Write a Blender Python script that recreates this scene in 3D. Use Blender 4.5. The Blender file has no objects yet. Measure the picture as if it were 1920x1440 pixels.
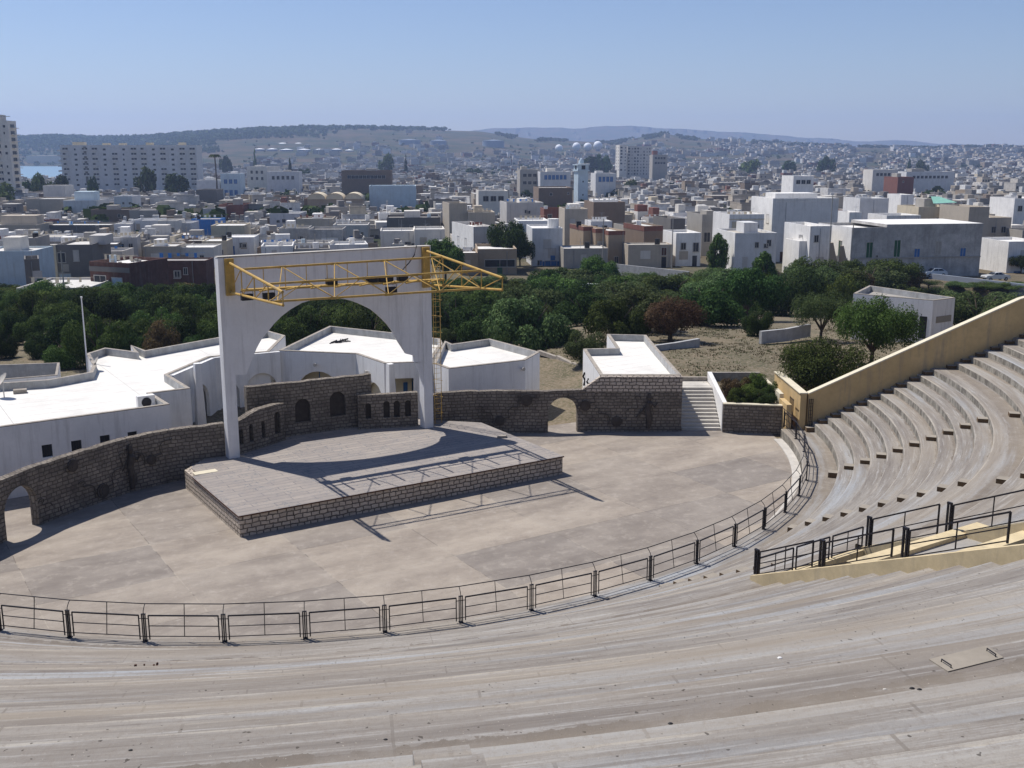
import bpy, bmesh, math, random
from mathutils import Vector, Matrix, noise
from mathutils.geometry import tessellate_polygon
from math import sin, cos, tan, radians as R_, pi, hypot, atan2
random.seed(7)
rnd = random.random
def U(a, b): return a + (b - a) * rnd()
sc = bpy.context.scene
COL = sc.collection
# ------------------------------------------------------------------ camera, sky, sun, exposure
CAMZ = 16.6; PITCH = R_(12.321); F = 2000.0
cd = bpy.data.cameras.new('camera'); cam = bpy.data.objects.new('camera', cd); COL.objects.link(cam)
cam.location = (0, 0, CAMZ); cam.rotation_euler = (pi / 2 - PITCH, 0, 0)
cd.sensor_width = 36; cd.lens = 36 * F / 1920; cd.clip_end = 60000; cd.clip_start = .1
sc.camera = cam
SUN_AZ = R_(145.5); SUN_EL = R_(60.5)          # azimuth counter-clockwise from +X
w = bpy.data.worlds.new('World'); sc.world = w; w.use_nodes = True
wn = w.node_tree; bg = wn.nodes['Background']
sky = wn.nodes.new('ShaderNodeTexSky'); sky.sky_type = 'NISHITA'; sky.sun_disc = False
sky.sun_elevation = SUN_EL; sky.sun_rotation = pi / 2 - SUN_AZ
sky.air_density = 1.0; sky.dust_density = .3; sky.ozone_density = 5.0; sky.altitude = 50
tint = wn.nodes.new('ShaderNodeMix'); tint.data_type = 'RGBA'; tint.blend_type = 'MULTIPLY'; tint.inputs[0].default_value = 1; tint.inputs[7].default_value = (1.03, .975, 1.07, 1)
wn.links.new(sky.outputs[0], tint.inputs[6]); wn.links.new(tint.outputs[2], bg.inputs[0]); bg.inputs[1].default_value = .088
sl = bpy.data.lights.new('sun', 'SUN'); sl.energy = 5.0; sl.angle = R_(.53); sl.color = (1, .955, .90)
so = bpy.data.objects.new('sun', sl); COL.objects.link(so)
sv = Vector((cos(SUN_AZ) * cos(SUN_EL), sin(SUN_AZ) * cos(SUN_EL), sin(SUN_EL)))
so.rotation_euler = sv.to_track_quat('Z', 'Y').to_euler(); so.location = (-40, 90, 80)
vs = sc.view_settings; vs.view_transform = 'Standard'; vs.look = 'None'; vs.exposure = .12; vs.gamma = 1; vs.use_curve_mapping = False
sc.render.engine = 'CYCLES'
sc.cycles.volume_bounces = 1; sc.cycles.max_bounces = 6

# ------------------------------------------------------------------ placing helpers
CP, SP = cos(PITCH), sin(PITCH)
def ray(x, y):
    u = (x - 960) / F; v = (720 - y) / F
    return Vector((u, CP + v * SP, -SP + v * CP))
def G(x, y, z):                # survey point at height z
    d = ray(x, y); k = (z - CAMZ) / d.z
    return (d.x * k, d.y * k)
def AT(x, y, Y):               # survey point at distance Y
    d = ray(x, y); k = Y / d.y
    return Vector((d.x * k, Y, CAMZ + d.z * k))
def PX(p):                     # where a point shows
    Y, Z = p[1], p[2] - CAMZ
    d = Y * CP - Z * SP; u = Y * SP + Z * CP
    return 960 + F * p[0] / d, 720 - F * u / d
C0 = Vector((-10.617, 59.704))                      # centre of the seating
S0 = Vector((-11.95, 44.4)); TH = R_(32.7)          # stage frame
EX = Vector((cos(TH), sin(TH))); EY = Vector((-sin(TH), cos(TH)))
def W(s, t, z=0): p = S0 + EX * s + EY * t; return Vector((p.x, p.y, z))
def P(a, r, z=0): return Vector((C0.x + r * cos(a), C0.y + r * sin(a), z))

# ------------------------------------------------------------------ mesh helpers
class MB:
    def __init__(s): s.v = []; s.f = []; s.m = []; s.uv = []; s.c = []; s.col = None; s.mi = 0
    def face(s, pts, uv=None, mi=None):
        n = len(s.v); s.v += [tuple(p) for p in pts]; s.f.append(tuple(range(n, n + len(pts))))
        s.m.append(s.mi if mi is None else mi)
        s.uv.append(uv or [(0, 0)] * len(pts)); s.c.append(s.col or (1, 1, 1))
        return s
    def box(s, x0, x1, y0, y1, z0, z1, M=None, mi=None, top=None, bottom=True):
        c = [Vector(q) for q in ((x0,y0,z0),(x1,y0,z0),(x1,y1,z0),(x0,y1,z0),(x0,y0,z1),(x1,y0,z1),(x1,y1,z1),(x0,y1,z1))]
        if M: c = [M @ q for q in c]
        X, Y, Z = x1 - x0, y1 - y0, z1 - z0
        for k, (q, a, b) in enumerate((((0,1,5,4), X, Z), ((1,2,6,5), Y, Z), ((2,3,7,6), X, Z), ((3,0,4,7), Y, Z), ((4,5,6,7), X, Y), ((3,2,1,0), X, Y))):
            if k == 5 and not bottom: continue
            s.face([c[i] for i in q], [(0, 0), (a, 0), (a, b), (0, b)], top if (k == 4 and top is not None) else mi)
        return s
    def bar(s, a, b, w=.05, h=None, mi=None):      # square bar from a to b
        a, b = Vector(a), Vector(b); h = h or w; d = b - a; L = d.length
        if L < 1e-5: return s
        d /= L; up = Vector((0, 0, 1)) if abs(d.z) < .95 else Vector((1, 0, 0))
        x = d.cross(up).normalized(); y = x.cross(d)
        M = Matrix((x, d, y)).transposed().to_4x4(); M.translation = a
        return s.box(-w / 2, w / 2, 0, L, -h / 2, h / 2, M, mi)
    def tube(s, pts, r=.04, n=6, mi=None, cap=True):
        rings = []; pts = [Vector(p) for p in pts]
        rr = r if isinstance(r, (list, tuple)) else [r] * len(pts)
        for i, p in enumerate(pts):
            d = (pts[min(i + 1, len(pts) - 1)] - pts[max(i - 1, 0)]).normalized()
            up = Vector((0, 0, 1)) if abs(d.z) < .9 else Vector((1, 0, 0))
            x = d.cross(up).normalized(); y = x.cross(d)
            rings.append([p + (x * cos(2 * pi * k / n) + y * sin(2 * pi * k / n)) * rr[i] for k in range(n)])
        for a, b in zip(rings, rings[1:]):
            for k in range(n): s.face([a[k], a[(k + 1) % n], b[(k + 1) % n], b[k]], mi=mi)
        if cap: s.face(rings[-1], mi=mi); s.face(rings[0][::-1], mi=mi)
        return s
    def prism(s, poly, z0, z1, mi=None, top=None, bottom=True):   # poly (x,y) ccw
        n = len(poly); A = sum(poly[i][0] * poly[(i+1) % n][1] - poly[(i+1) % n][0] * poly[i][1] for i in range(n))
        if A < 0: poly = poly[::-1]
        L = 0
        for i in range(n):
            a, b = poly[i], poly[(i + 1) % n]; l = hypot(b[0]-a[0], b[1]-a[1])
            s.face([(*a, z0), (*b, z0), (*b, z1), (*a, z1)], [(L, 0), (L+l, 0), (L+l, z1-z0), (L, z1-z0)], mi); L += l
        tri = tessellate_polygon([[Vector((*p, 0)) for p in poly]])
        for t in tri:
            q = [poly[i] for i in t]
            if (q[1][0]-q[0][0])*(q[2][1]-q[0][1]) - (q[2][0]-q[0][0])*(q[1][1]-q[0][1]) < 0: q = q[::-1]
            s.face([(*p, z1) for p in q], [(p[0], p[1]) for p in q], top if top is not None else mi)
            if bottom: s.face([(*p, z0) for p in q[::-1]], mi=mi)
        return s
    def panel(s, A, B, outer, holes=(), th=.3, mi=None, hi=None, inward=1):
        # vertical panel: A->B ground line; outline in (u,z); extruded to the left of A->B by th
        A, B = Vector((A[0], A[1])), Vector((B[0], B[1])); d = (B - A).normalized(); nrm = Vector((-d.y, d.x)) * inward
        def p3(q, k): p = A + d * q[0] + nrm * (th * k); return Vector((p.x, p.y, q[1]))
        loops = [list(outer)] + [list(h) for h in holes]
        flat = [q for l in loops for q in l]
        tri = tessellate_polygon([[Vector((q[0], q[1], 0)) for q in l] for l in loops])
        for t in tri:
            q = [flat[i] for i in t]
            if (q[1][0]-q[0][0])*(q[2][1]-q[0][1]) - (q[2][0]-q[0][0])*(q[1][1]-q[0][1]) < 0: q = q[::-1]
            fr = [p3(a, 0) for a in q]; bk = [p3(a, 1) for a in q]
            if inward < 0: fr, bk = fr[::-1], bk[::-1]; q = q[::-1]
            s.face(fr, [tuple(a) for a in q], mi); s.face(bk[::-1], [tuple(a) for a in q[::-1]], mi)
        for li, l in enumerate(loops):
            L = 0
            for i in range(len(l)):
                a, b = l[i], l[(i + 1) % len(l)]; e = hypot(a[0]-b[0], a[1]-b[1])
                s.face([p3(a, 0), p3(a, 1), p3(b, 1), p3(b, 0)], [(L, 0), (L, th), (L+e, th), (L+e, 0)], hi if (li and hi is not None) else mi); L += e
        return s
    def build(s, name, mats, parent=None, smooth=False, loc=None, rot=0.0):
        me = bpy.data.meshes.new(name); me.from_pydata(s.v, [], s.f)
        for m in (mats if isinstance(mats, (list, tuple)) else [mats]): me.materials.append(m)
        me.polygons.foreach_set('material_index', s.m)
        uvl = me.uv_layers.new(name='UVMap')
        uvl.data.foreach_set('uv', [c for f in s.uv for q in f for c in q])
        if s.col is not None:
            ca = me.color_attributes.new('Col', 'FLOAT_COLOR', 'CORNER')
            ca.data.foreach_set('color', [x for f, c in zip(s.f, s.c) for _ in f for x in (*c, 1)])
        if smooth: me.polygons.foreach_set('use_smooth', [True] * len(s.f))
        me.update()
        if smooth or s.weld:
            bm = bmesh.new(); bm.from_mesh(me); bmesh.ops.remove_doubles(bm, verts=bm.verts, dist=1e-4)
            bmesh.ops.recalc_face_normals(bm, faces=bm.faces); bm.to_mesh(me); bm.free()
        o = bpy.data.objects.new(name, me); COL.objects.link(o)
        if parent: o.parent = parent
        if loc is not None: o.location = loc
        o.rotation_euler.z = rot
        return o
    weld = False
def tag(o, label=None, cat=None, group=None, kind=None):
    if label: o['label'] = label
    if cat: o['category'] = cat
    if group: o['group'] = group
    if kind: o['kind'] = kind
    return o
def thing(name, label, cat, loc=(0, 0, 0), rot=0, group=None):
    o = bpy.data.objects.new(name, None); COL.objects.link(o); o.empty_display_size = .3
    o.location = loc; o.rotation_euler.z = rot
    return tag(o, label, cat, group)
def arch(u0, u1, z0, zs, rise=None, n=14):          # opening outline, counter-clockwise
    r = (u1 - u0) / 2; c = (u0 + u1) / 2; rise = r if rise is None else rise
    return [(u0, z0), (u1, z0)] + [(c + r * cos(pi * k / n), zs + rise * sin(pi * k / n)) for k in range(n + 1)]
def rect(u0, u1, z0, z1): return [(u0, z0), (u1, z0), (u1, z1), (u0, z1)]

# ------------------------------------------------------------------ materials
def nt(name):
    m = bpy.data.materials.new(name); m.use_nodes = True; t = m.node_tree
    b = t.nodes['Principled BSDF']; b.inputs['Specular IOR Level'].default_value = .25
    return m, t, b
class N:
    def __init__(s, t): s.t = t
    def n(s, k, **kw):
        x = s.t.nodes.new('ShaderNode' + k)
        for a, v in kw.items(): setattr(x, a, v)
        return x
    def l(s, a, b): s.t.links.new(a, b)
    def noise(s, vec, scale, detail=4, rough=.6):
        x = s.n('TexNoise'); x.inputs['Scale'].default_value = scale; x.inputs['Detail'].default_value = detail; x.inputs['Roughness'].default_value = rough
        if vec: s.l(vec, x.inputs['Vector'])
        return x.outputs['Fac']
    def ramp(s, fac, stops):
        x = s.n('ValToRGB'); e = x.color_ramp.elements
        while len(e) < len(stops): e.new(.5)
        for k, (p, c) in enumerate(stops): e[k].position = p; e[k].color = (*c, 1) if len(c) == 3 else c
        s.l(fac, x.inputs[0]); return x.outputs[0]
    def mix(s, fac, a, b, mode='MIX'):
        x = s.n('Mix', data_type='RGBA', blend_type=mode)
        for i, v in ((0, fac), (6, a), (7, b)):
            if hasattr(v, 'links'): s.l(v, x.inputs[i])
            elif i == 0: x.inputs[0].default_value = v
            else: x.inputs[i].default_value = (*v, 1)
        return x.outputs[2]
    def math(s, op, a, b=0.0, c=0.0):
        x = s.n('Math', operation=op)
        for i, v in enumerate((a, b, c)):
            if hasattr(v, 'links'): s.l(v, x.inputs[i])
            else: x.inputs[i].default_value = v
        return x.outputs[0]
    def mapv(s, vec, sc=(1, 1, 1), rot=(0, 0, 0)):
        x = s.n('Mapping'); x.inputs['Scale'].default_value = sc; x.inputs['Rotation'].default_value = rot
        s.l(vec, x.inputs[0]); return x.outputs[0]
    def pos(s): return s.n('NewGeometry').outputs['Position']
    def uv(s): return s.n('TexCoord').outputs['UV']
    def bump(s, h, b, st=.3, d=.02):
        x = s.n('Bump'); x.inputs['Strength'].default_value = st; x.inputs['Distance'].default_value = d
        s.l(h, x.inputs['Height']); s.l(x.outputs[0], b.inputs['Normal'])
def mul(c, k): return tuple(min(1, x * k) for x in c)
def plain(name, c, rough=.8, var=.18, scale=1.2, streak=0, metal=0, bump=.1):
    m, t, b = nt(name); n = N(t); p = n.pos()
    f = n.noise(p, scale, 6, .65); f2 = n.noise(p, scale * 9, 4)
    col = n.ramp(f, [(.3, mul(c, 1 - var)), (.7, mul(c, 1 + var * .5))])
    col = n.mix(n.ramp(f2, [(.45, (0, 0, 0)), (.8, (.5, .5, .5))]), col, mul(c, 1 - var * 1.3))
    if streak:
        s = n.noise(n.mapv(p, (2.2, 2.2, .18)), 1.0, 6, .7)
        col = n.mix(n.ramp(s, [(.52, (0, 0, 0)), (.75, (streak,) * 3)]), col, mul((.22, .2, .17), 1))
    n.l(col, b.inputs['Base Color']); b.inputs['Roughness'].default_value = rough; b.inputs['Metallic'].default_value = metal
    if bump: n.bump(f2, b, bump, .02)
    return m
def stone(name, c1, c2, mortar, bw=.42, bh=.2, ms=.035, stain=.5):
    m, t, b = nt(name); n = N(t); uv = n.uv()
    wv = n.n('TexNoise'); wv.inputs['Scale'].default_value = 3.5; n.l(uv, wv.inputs['Vector'])
    off = n.n('VectorMath', operation='SCALE'); n.l(wv.outputs['Color'], off.inputs[0]); off.inputs['Scale'].default_value = .14
    ad = n.n('VectorMath', operation='ADD'); n.l(uv, ad.inputs[0]); n.l(off.outputs[0], ad.inputs[1])
    br = n.n('TexBrick'); n.l(ad.outputs[0], br.inputs['Vector']); br.offset = .45; br.squash = .8; br.squash_frequency = 3
    for k, v in (('Color1', c1), ('Color2', c2), ('Mortar', mortar)): br.inputs[k].default_value = (*v, 1)
    for k, v in (('Scale', 1), ('Mortar Size', ms), ('Mortar Smooth', .4), ('Brick Width', bw), ('Row Height', bh), ('Bias', 0)): br.inputs[k].default_value = v
    p = n.pos(); f = n.noise(p, .5, 5, .7); f2 = n.noise(p, 6, 5, .7)
    col = n.mix(n.ramp(f2, [(.35, (0, 0, 0)), (.75, (.7, .7, .7))]), br.outputs['Color'], mul(c1, .55))
    col = n.mix(n.ramp(f, [(.45, (0, 0, 0)), (.7, (stain,) * 3)]), col, mul(c2, .35))
    n.l(col, b.inputs['Base Color']); b.inputs['Roughness'].default_value = .92
    h = n.math('ADD', n.math('MULTIPLY', br.outputs['Fac'], -1.0), n.math('MULTIPLY', f2, .6)); n.bump(h, b, .9, .05)
    return m
M = {}
def seats_mat():
    m, t, b = nt('weathered_concrete'); n = N(t); p = n.pos()
    s = n.n('SeparateXYZ'); n.l(p, s.inputs[0])
    dx = n.math('SUBTRACT', s.outputs[0], C0.x); dy = n.math('SUBTRACT', s.outputs[1], C0.y)
    r = n.math('SQRT', n.math('ADD', n.math('MULTIPLY', dx, dx), n.math('MULTIPLY', dy, dy)))
    a = n.math('ARCTAN2', dy, dx)
    c = n.n('CombineXYZ'); n.l(n.math('MULTIPLY', r, 1.5), c.inputs[0]); n.l(n.math('MULTIPLY', a, 5.0), c.inputs[1]); n.l(n.math('MULTIPLY', s.outputs[2], 2.0), c.inputs[2])
    pol = c.outputs[0]
    us = n.n('SeparateXYZ'); n.l(n.uv(), us.inputs[0]); v = us.outputs[1]          # distance from the lip
    st = n.noise(pol, 1.1, 8, .72); st2 = n.noise(n.mapv(pol, (1.6, .6, 1)), 4.0, 7, .75); big = n.noise(p, .11, 4, .6); fine = n.noise(p, 14, 5, .75); med = n.noise(p, 1.6, 6, .7)
    col = n.mix(n.ramp(st, [(.38, (0, 0, 0)), (.6, (1, 1, 1))]), (.215, .192, .17), (.405, .377, .335))
    col = n.mix(n.ramp(big, [(.38, (0, 0, 0)), (.62, (.6, .6, .6))]), col, (.31, .275, .235))
    col = n.mix(n.ramp(n.noise(pol, .45, 7, .75), [(.5, (0, 0, 0)), (.66, (.7, .7, .7))]), col, (.2, .172, .15))
    col = n.mix(n.ramp(st2, [(.53, (0, 0, 0)), (.66, (.85, .85, .85))]), col, (.50, .485, .455))
    col = n.mix(n.ramp(st2, [(.33, (.7, .7, .7)), (.44, (0, 0, 0))]), col, (.16, .137, .12))
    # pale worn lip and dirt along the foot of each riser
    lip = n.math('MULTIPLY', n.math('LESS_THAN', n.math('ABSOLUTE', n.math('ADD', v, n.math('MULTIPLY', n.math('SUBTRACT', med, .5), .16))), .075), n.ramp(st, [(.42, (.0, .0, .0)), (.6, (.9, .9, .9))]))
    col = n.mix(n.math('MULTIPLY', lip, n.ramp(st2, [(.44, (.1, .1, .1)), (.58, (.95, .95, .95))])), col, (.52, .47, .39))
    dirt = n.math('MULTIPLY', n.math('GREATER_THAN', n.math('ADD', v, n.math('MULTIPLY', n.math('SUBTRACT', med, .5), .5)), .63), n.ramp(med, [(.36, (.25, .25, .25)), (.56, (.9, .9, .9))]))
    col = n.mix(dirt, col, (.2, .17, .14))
    ris = n.math('LESS_THAN', v, -.001)
    rcol = n.mix(n.ramp(n.noise(n.mapv(p, (1, 1, .5)), 2.3, 7, .75), [(.42, (0, 0, 0)), (.58, (1, 1, 1))]), (.42, .39, .33), (.17, .155, .13))
    col = n.mix(ris, col, rcol)
    bl = n.noise(n.mapv(pol, (.6, .35, 1)), .9, 5, .65)
    col = n.mix(n.math('MULTIPLY', n.ramp(bl, [(.53, (0, 0, 0)), (.66, (.85, .85, .85))]), n.math('SUBTRACT', 1.0, ris)), col, (.43, .455, .475))
    col = n.mix(n.ramp(fine, [(.3, (.55, .55, .55)), (.5, (0, 0, 0))]), col, mul((.24, .2, .165), 1))
    col = n.mix(n.ramp(n.noise(p, 33, 2), [(.7, (0, 0, 0)), (.76, (.8, .8, .8))]), col, (.55, .5, .43))
    jt = n.math('LESS_THAN', n.math('FRACT', n.math('ADD', n.math('MULTIPLY_ADD', s.outputs[2], 1.7, n.math('MULTIPLY', a, 9.3)), n.math('MULTIPLY', n.math('SUBTRACT', med, .5), .012))), .0065)
    col = n.mix(n.math('MULTIPLY', jt, n.ramp(st2, [(.4, (.2, .2, .2)), (.6, (.55, .55, .55))])), col, (.17, .145, .12))
    warm = n.ramp(n.noise(n.mapv(pol, (.5, .4, .6)), .6, 5, .6), [(.46, (0, 0, 0)), (.62, (.4, .4, .4))]); col = n.mix(n.math('MULTIPLY', warm, n.math('SUBTRACT', 1.0, ris)), col, (.42, .355, .27))
    col = n.mix(n.ramp(n.noise(p, 13, 1), [(.735, (0, 0, 0)), (.755, (.75, .75, .75))]), col, (.06, .05, .04))
    col = n.mix(1.0, col, (.745, .745, .745), 'MULTIPLY')
    n.l(col, b.inputs['Base Color']); b.inputs['Roughness'].default_value = .93
    n.bump(n.math('ADD', fine, n.math('MULTIPLY', st2, .8)), b, .45, .025); return m
def floor_mat():
    m, t, b = nt('orchestra_concrete'); n = N(t); p = n.mapv(n.pos(), (1, 1, 1), (0, 0, -TH))
    wv = n.n('TexNoise'); wv.inputs['Scale'].default_value = .8; wv.inputs['Detail'].default_value = 5; n.l(p, wv.inputs['Vector'])
    off = n.n('VectorMath', operation='SCALE'); n.l(wv.outputs['Color'], off.inputs[0]); off.inputs['Scale'].default_value = .1
    ad = n.n('VectorMath', operation='ADD'); n.l(p, ad.inputs[0]); n.l(off.outputs[0], ad.inputs[1])
    br = n.n('TexBrick'); n.l(ad.outputs[0], br.inputs['Vector']); br.offset = .0
    for k, v in (('Color1', (.0, .0, .0)), ('Color2', (1, 1, 1)), ('Mortar', (.5, .5, .5))): br.inputs[k].default_value = (*v, 1)
    for k, v in (('Scale', 1), ('Mortar Size', .02), ('Mortar Smooth', .3), ('Brick Width', 5.2), ('Row Height', 4.1), ('Bias', 0)): br.inputs[k].default_value = v
    q = n.pos(); f = n.noise(n.mapv(p, (1, 2.2, 1)), .22, 7, .7); f2 = n.noise(q, 1.7, 9, .75); f3 = n.noise(q, 20, 4, .7)
    col = n.mix(n.ramp(f, [(.36, (0, 0, 0)), (.64, (1, 1, 1))]), (.25, .218, .187), (.385, .342, .29))
    sl_ = n.mix(br.outputs['Color'], (.74, .74, .76), (1.12, 1.08, 1.02))
    col = n.mix(.9, col, sl_, 'MULTIPLY')
    col = n.mix(n.ramp(f2, [(.52, (0, 0, 0)), (.7, (.6, .6, .6))]), col, (.46, .41, .35))
    col = n.mix(n.ramp(f2, [(.3, (.6, .6, .6)), (.45, (0, 0, 0))]), col, (.22, .185, .16))
    col = n.mix(n.math('MULTIPLY', br.outputs['Fac'], n.ramp(f2, [(.3, (.25, .25, .25)), (.5, (1, 1, 1))])), col, n.mix(n.ramp(f, [(.48, (0, 0, 0)), (.54, (1, 1, 1))]), (.17, .145, .12), (.40, .355, .29)))
    col = n.mix(n.ramp(f3, [(.3, (.45, .45, .45)), (.5, (0, 0, 0))]), col, (.2, .17, .14))
    col = n.mix(1.0, col, (.87, .87, .87), 'MULTIPLY')
    n.l(col, b.inputs['Base Color']); b.inputs['Roughness'].default_value = .92
    n.bump(f3, b, .25, .015); return m
def deck_mat():
    m, t, b = nt('stage_paving'); n = N(t); uv = n.uv()
    br = n.n('TexBrick'); n.l(uv, br.inputs['Vector']); br.offset = .5
    for k, v in (('Color1', (.30, .265, .235)), ('Color2', (.37, .325, .28)), ('Mortar', (.16, .15, .16))): br.inputs[k].default_value = (*v, 1)
    for k, v in (('Scale', 1), ('Mortar Size', .025), ('Mortar Smooth', .5), ('Brick Width', 1.9), ('Row Height', .42), ('Bias', 0)): br.inputs[k].default_value = v
    f = n.noise(n.pos(), .9, 6, .7); f2 = n.noise(n.mapv(uv, (.5, 2.4, 1)), 2.0, 7, .75)
    col = n.mix(n.ramp(f, [(.35, (.5, .5, .5)), (.6, (0, 0, 0))]), br.outputs['Color'], (.25, .23, .22))
    col = n.mix(n.ramp(f2, [(.5, (0, 0, 0)), (.72, (.7, .7, .7))]), col, (.43, .385, .33))
    sq = n.noise(uv, 2.6, 2, .5); line = n.ramp(sq, [(.485, (0, 0, 0)), (.497, (.75, .75, .75)), (.503, (.75, .75, .75)), (.515, (0, 0, 0))])
    patch = n.ramp(n.noise(uv, .7, 2), [(.47, (0, 0, 0)), (.54, (1, 1, 1))])
    col = n.mix(n.math('MULTIPLY', line, patch), col, (.1, .13, .16))
    col = n.mix(1.0, col, (.86, .86, .86), 'MULTIPLY'); n.l(col, b.inputs['Base Color']); b.inputs['Roughness'].default_value = .88; n.bump(f2, b, .2, .01); return m
def ground_mat():
    m, t, b = nt('dry_earth'); n = N(t); p = n.pos()
    f = n.noise(p, .22, 8, .7); f2 = n.noise(p, 4.5, 8, .8); f3 = n.noise(p, .012, 6, .65)
    col = n.mix(n.ramp(f, [(.4, (0, 0, 0)), (.6, (1, 1, 1))]), (.085, .075, .042), (.17, .13, .085))
    col = n.mix(n.ramp(f2, [(.46, (0, 0, 0)), (.62, (1, 1, 1))]), col, (.235, .195, .14))
    col = n.mix(n.ramp(f2, [(.40, (.8, .8, .8)), (.46, (0, 0, 0))]), col, (.075, .085, .04))
    s = n.n('SeparateXYZ'); n.l(p, s.inputs[0]); far = n.ramp(n.math('DIVIDE', s.outputs[1], 3000.), [(.04, (0, 0, 0)), (.09, (1, 1, 1))])
    fcol = n.mix(n.ramp(f3, [(.42, (0, 0, 0)), (.58, (1, 1, 1))]), (.022, .034, .016), (.08, .058, .036))
    col = n.mix(far, col, fcol)
    n.l(col, b.inputs['Base Color']); b.inputs['Roughness'].default_value = 1; n.bump(f2, b, .5, .08); return m
def leaf_mat(name, a, c, tr=.25):
    m, t, b = nt(name); n = N(t); g = n.n('NewGeometry'); oi = n.n('ObjectInfo')
    col = n.ramp(g.outputs['Random Per Island'], [(0, mul(a, .6)), (.5, a), (1, c)])
    hs = n.n('HueSaturation'); hs.inputs['Saturation'].default_value = .98; n.l(col, hs.inputs['Color'])
    n.l(n.math('MULTIPLY_ADD', oi.outputs['Random'], .05, .475), hs.inputs['Hue']); n.l(n.math('MULTIPLY_ADD', oi.outputs['Random'], .65, .5), hs.inputs['Value'])
    n.l(hs.outputs[0], b.inputs['Base Color']); b.inputs['Roughness'].default_value = .8; b.inputs['Specular IOR Level'].default_value = .08
    ts = n.n('BsdfTranslucent'); n.l(hs.outputs[0], ts.inputs[0]); mx = n.n('MixShader'); mx.inputs[0].default_value = tr
    n.l(b.outputs[0], mx.inputs[1]); n.l(ts.outputs[0], mx.inputs[2]); n.l(mx.outputs[0], t.nodes['Material Output'].inputs[0]); return m
def attr_mat():
    m, t, b = nt('render_various'); n = N(t); a = n.n('VertexColor'); a.layer_name = 'Col'
    f = n.noise(n.pos(), .8, 5, .7); col = n.mix(n.ramp(f, [(.35, (.5, .5, .5)), (.6, (0, 0, 0))]), a.outputs[0], (.22, .2, .18))
    n.l(col, b.inputs['Base Color']); b.inputs['Roughness'].default_value = .9; return m
def roof_mat(name, c, joint=.5):
    m, t, b = nt(name); n = N(t); p = n.mapv(n.pos(), (1, 1, 1), (0, 0, -TH))
    br = n.n('TexBrick'); n.l(p, br.inputs['Vector']); br.offset = 0
    for k, v in (('Color1', c), ('Color2', mul(c, .95)), ('Mortar', mul(c, joint))): br.inputs[k].default_value = (*v, 1)
    for k, v in (('Scale', 1), ('Mortar Size', .025), ('Mortar Smooth', .6), ('Brick Width', 7.0), ('Row Height', 1.05), ('Bias', 0)): br.inputs[k].default_value = v
    f = n.noise(n.pos(), .5, 6, .7); f2 = n.noise(n.mapv(p, (.3, 3, 1)), 1.5, 6, .7)
    col = n.mix(n.ramp(f, [(.48, (0, 0, 0)), (.72, (.55, .55, .55))]), br.outputs['Color'], mul(c, .7))
    col = n.mix(n.ramp(f2, [(.52, (0, 0, 0)), (.75, (.35, .35, .35))]), col, mul(c, .6))
    n.l(col, b.inputs['Base Color']); b.inputs['Roughness'].default_value = .85; return m
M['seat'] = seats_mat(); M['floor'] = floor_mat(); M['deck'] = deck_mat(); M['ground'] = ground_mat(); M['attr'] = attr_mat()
M['stone'] = stone('rubble_stone', (.33, .285, .23), (.20, .17, .14), (.10, .085, .07), bw=.36, bh=.19, ms=.03, stain=.75)
M['stonel'] = stone('pale_rubble_stone', (.66, .57, .47), (.48, .41, .34), (.07, .06, .05), bw=.40, bh=.21, ms=.032, stain=.2)
M['white'] = plain('white_paint', (.76, .75, .73), .75, .09, .8, .4, bump=.05)
M['whiteroof'] = roof_mat('white_roof_sheet', (.70, .675, .62), .6)
M['coping'] = plain('weathered_coping', (.36, .32, .27), .95, .4, 3, bump=.3)
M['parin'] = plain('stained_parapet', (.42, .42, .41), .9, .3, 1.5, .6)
M['yellow'] = plain('ochre_plaster', (.56, .405, .20), .85, .2, .5, .65)
M['paley'] = plain('pale_ochre_plaster', (.60, .49, .30), .88, .22, .9, .5)
M['cream'] = plain('cream_plaster', (.62, .56, .42), .85, .1, .8, .25)
M['darkin'] = plain('dark_beige_surface', (.30, .27, .22), .9, .15)  # even dark beige, used on the annex roof and the louvre
M['iron'] = plain('black_iron', (.018, .016, .02), .5, .2, 4, bump=0)
M['steel'] = plain('yellow_painted_steel', (.50, .315, .075), .55, .3, 2.5, .45, bump=.05)
M['black'] = plain('black_equipment', (.02, .02, .022), .6, .2, bump=0)
M['rust'] = plain('rusty_iron', (.10, .05, .035), .9, .4, 3)
M['glass'] = plain('dark_window', (.03, .035, .045), .2, .2, bump=0)
M['bluep'] = plain('blue_painted_wood', (.05, .15, .36), .6, .15)
M['greenp'] = plain('green_shutter', (.03, .10, .05), .6, .15)
M['concrete'] = plain('raw_concrete', (.34, .32, .29), .92, .25, 1.2, .3)
M['lightcon'] = plain('pale_concrete', (.50, .47, .42), .92, .2, 1.2, .2)
M['bark'] = plain('bark', (.09, .07, .05), .95, .3, 6, bump=.5)
M['leaf'] = leaf_mat('green_foliage', (.062, .105, .02), (.145, .20, .048))
M['leafd'] = leaf_mat('dark_foliage', (.033, .064, .016), (.082, .13, .03))
M['leafb'] = leaf_mat('bluish_foliage', (.075, .115, .036), (.16, .205, .075))
M['leafr'] = leaf_mat('dry_brown_foliage', (.10, .06, .032), (.18, .115, .055))
M['leafy'] = leaf_mat('yellow_green_foliage', (.10, .15, .03), (.20, .26, .05))
M['flower'] = leaf_mat('red_leaves', (.20, .05, .03), (.35, .10, .05))
M['leafdry'] = leaf_mat('straw', (.13, .115, .055), (.23, .19, .10))
M['water'] = plain('harbour_water', (.17, .27, .34), .35, .08, .01, bump=0)
M['metal'] = plain('grey_metal', (.35, .36, .37), .4, .1, metal=.5, bump=0)
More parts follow.
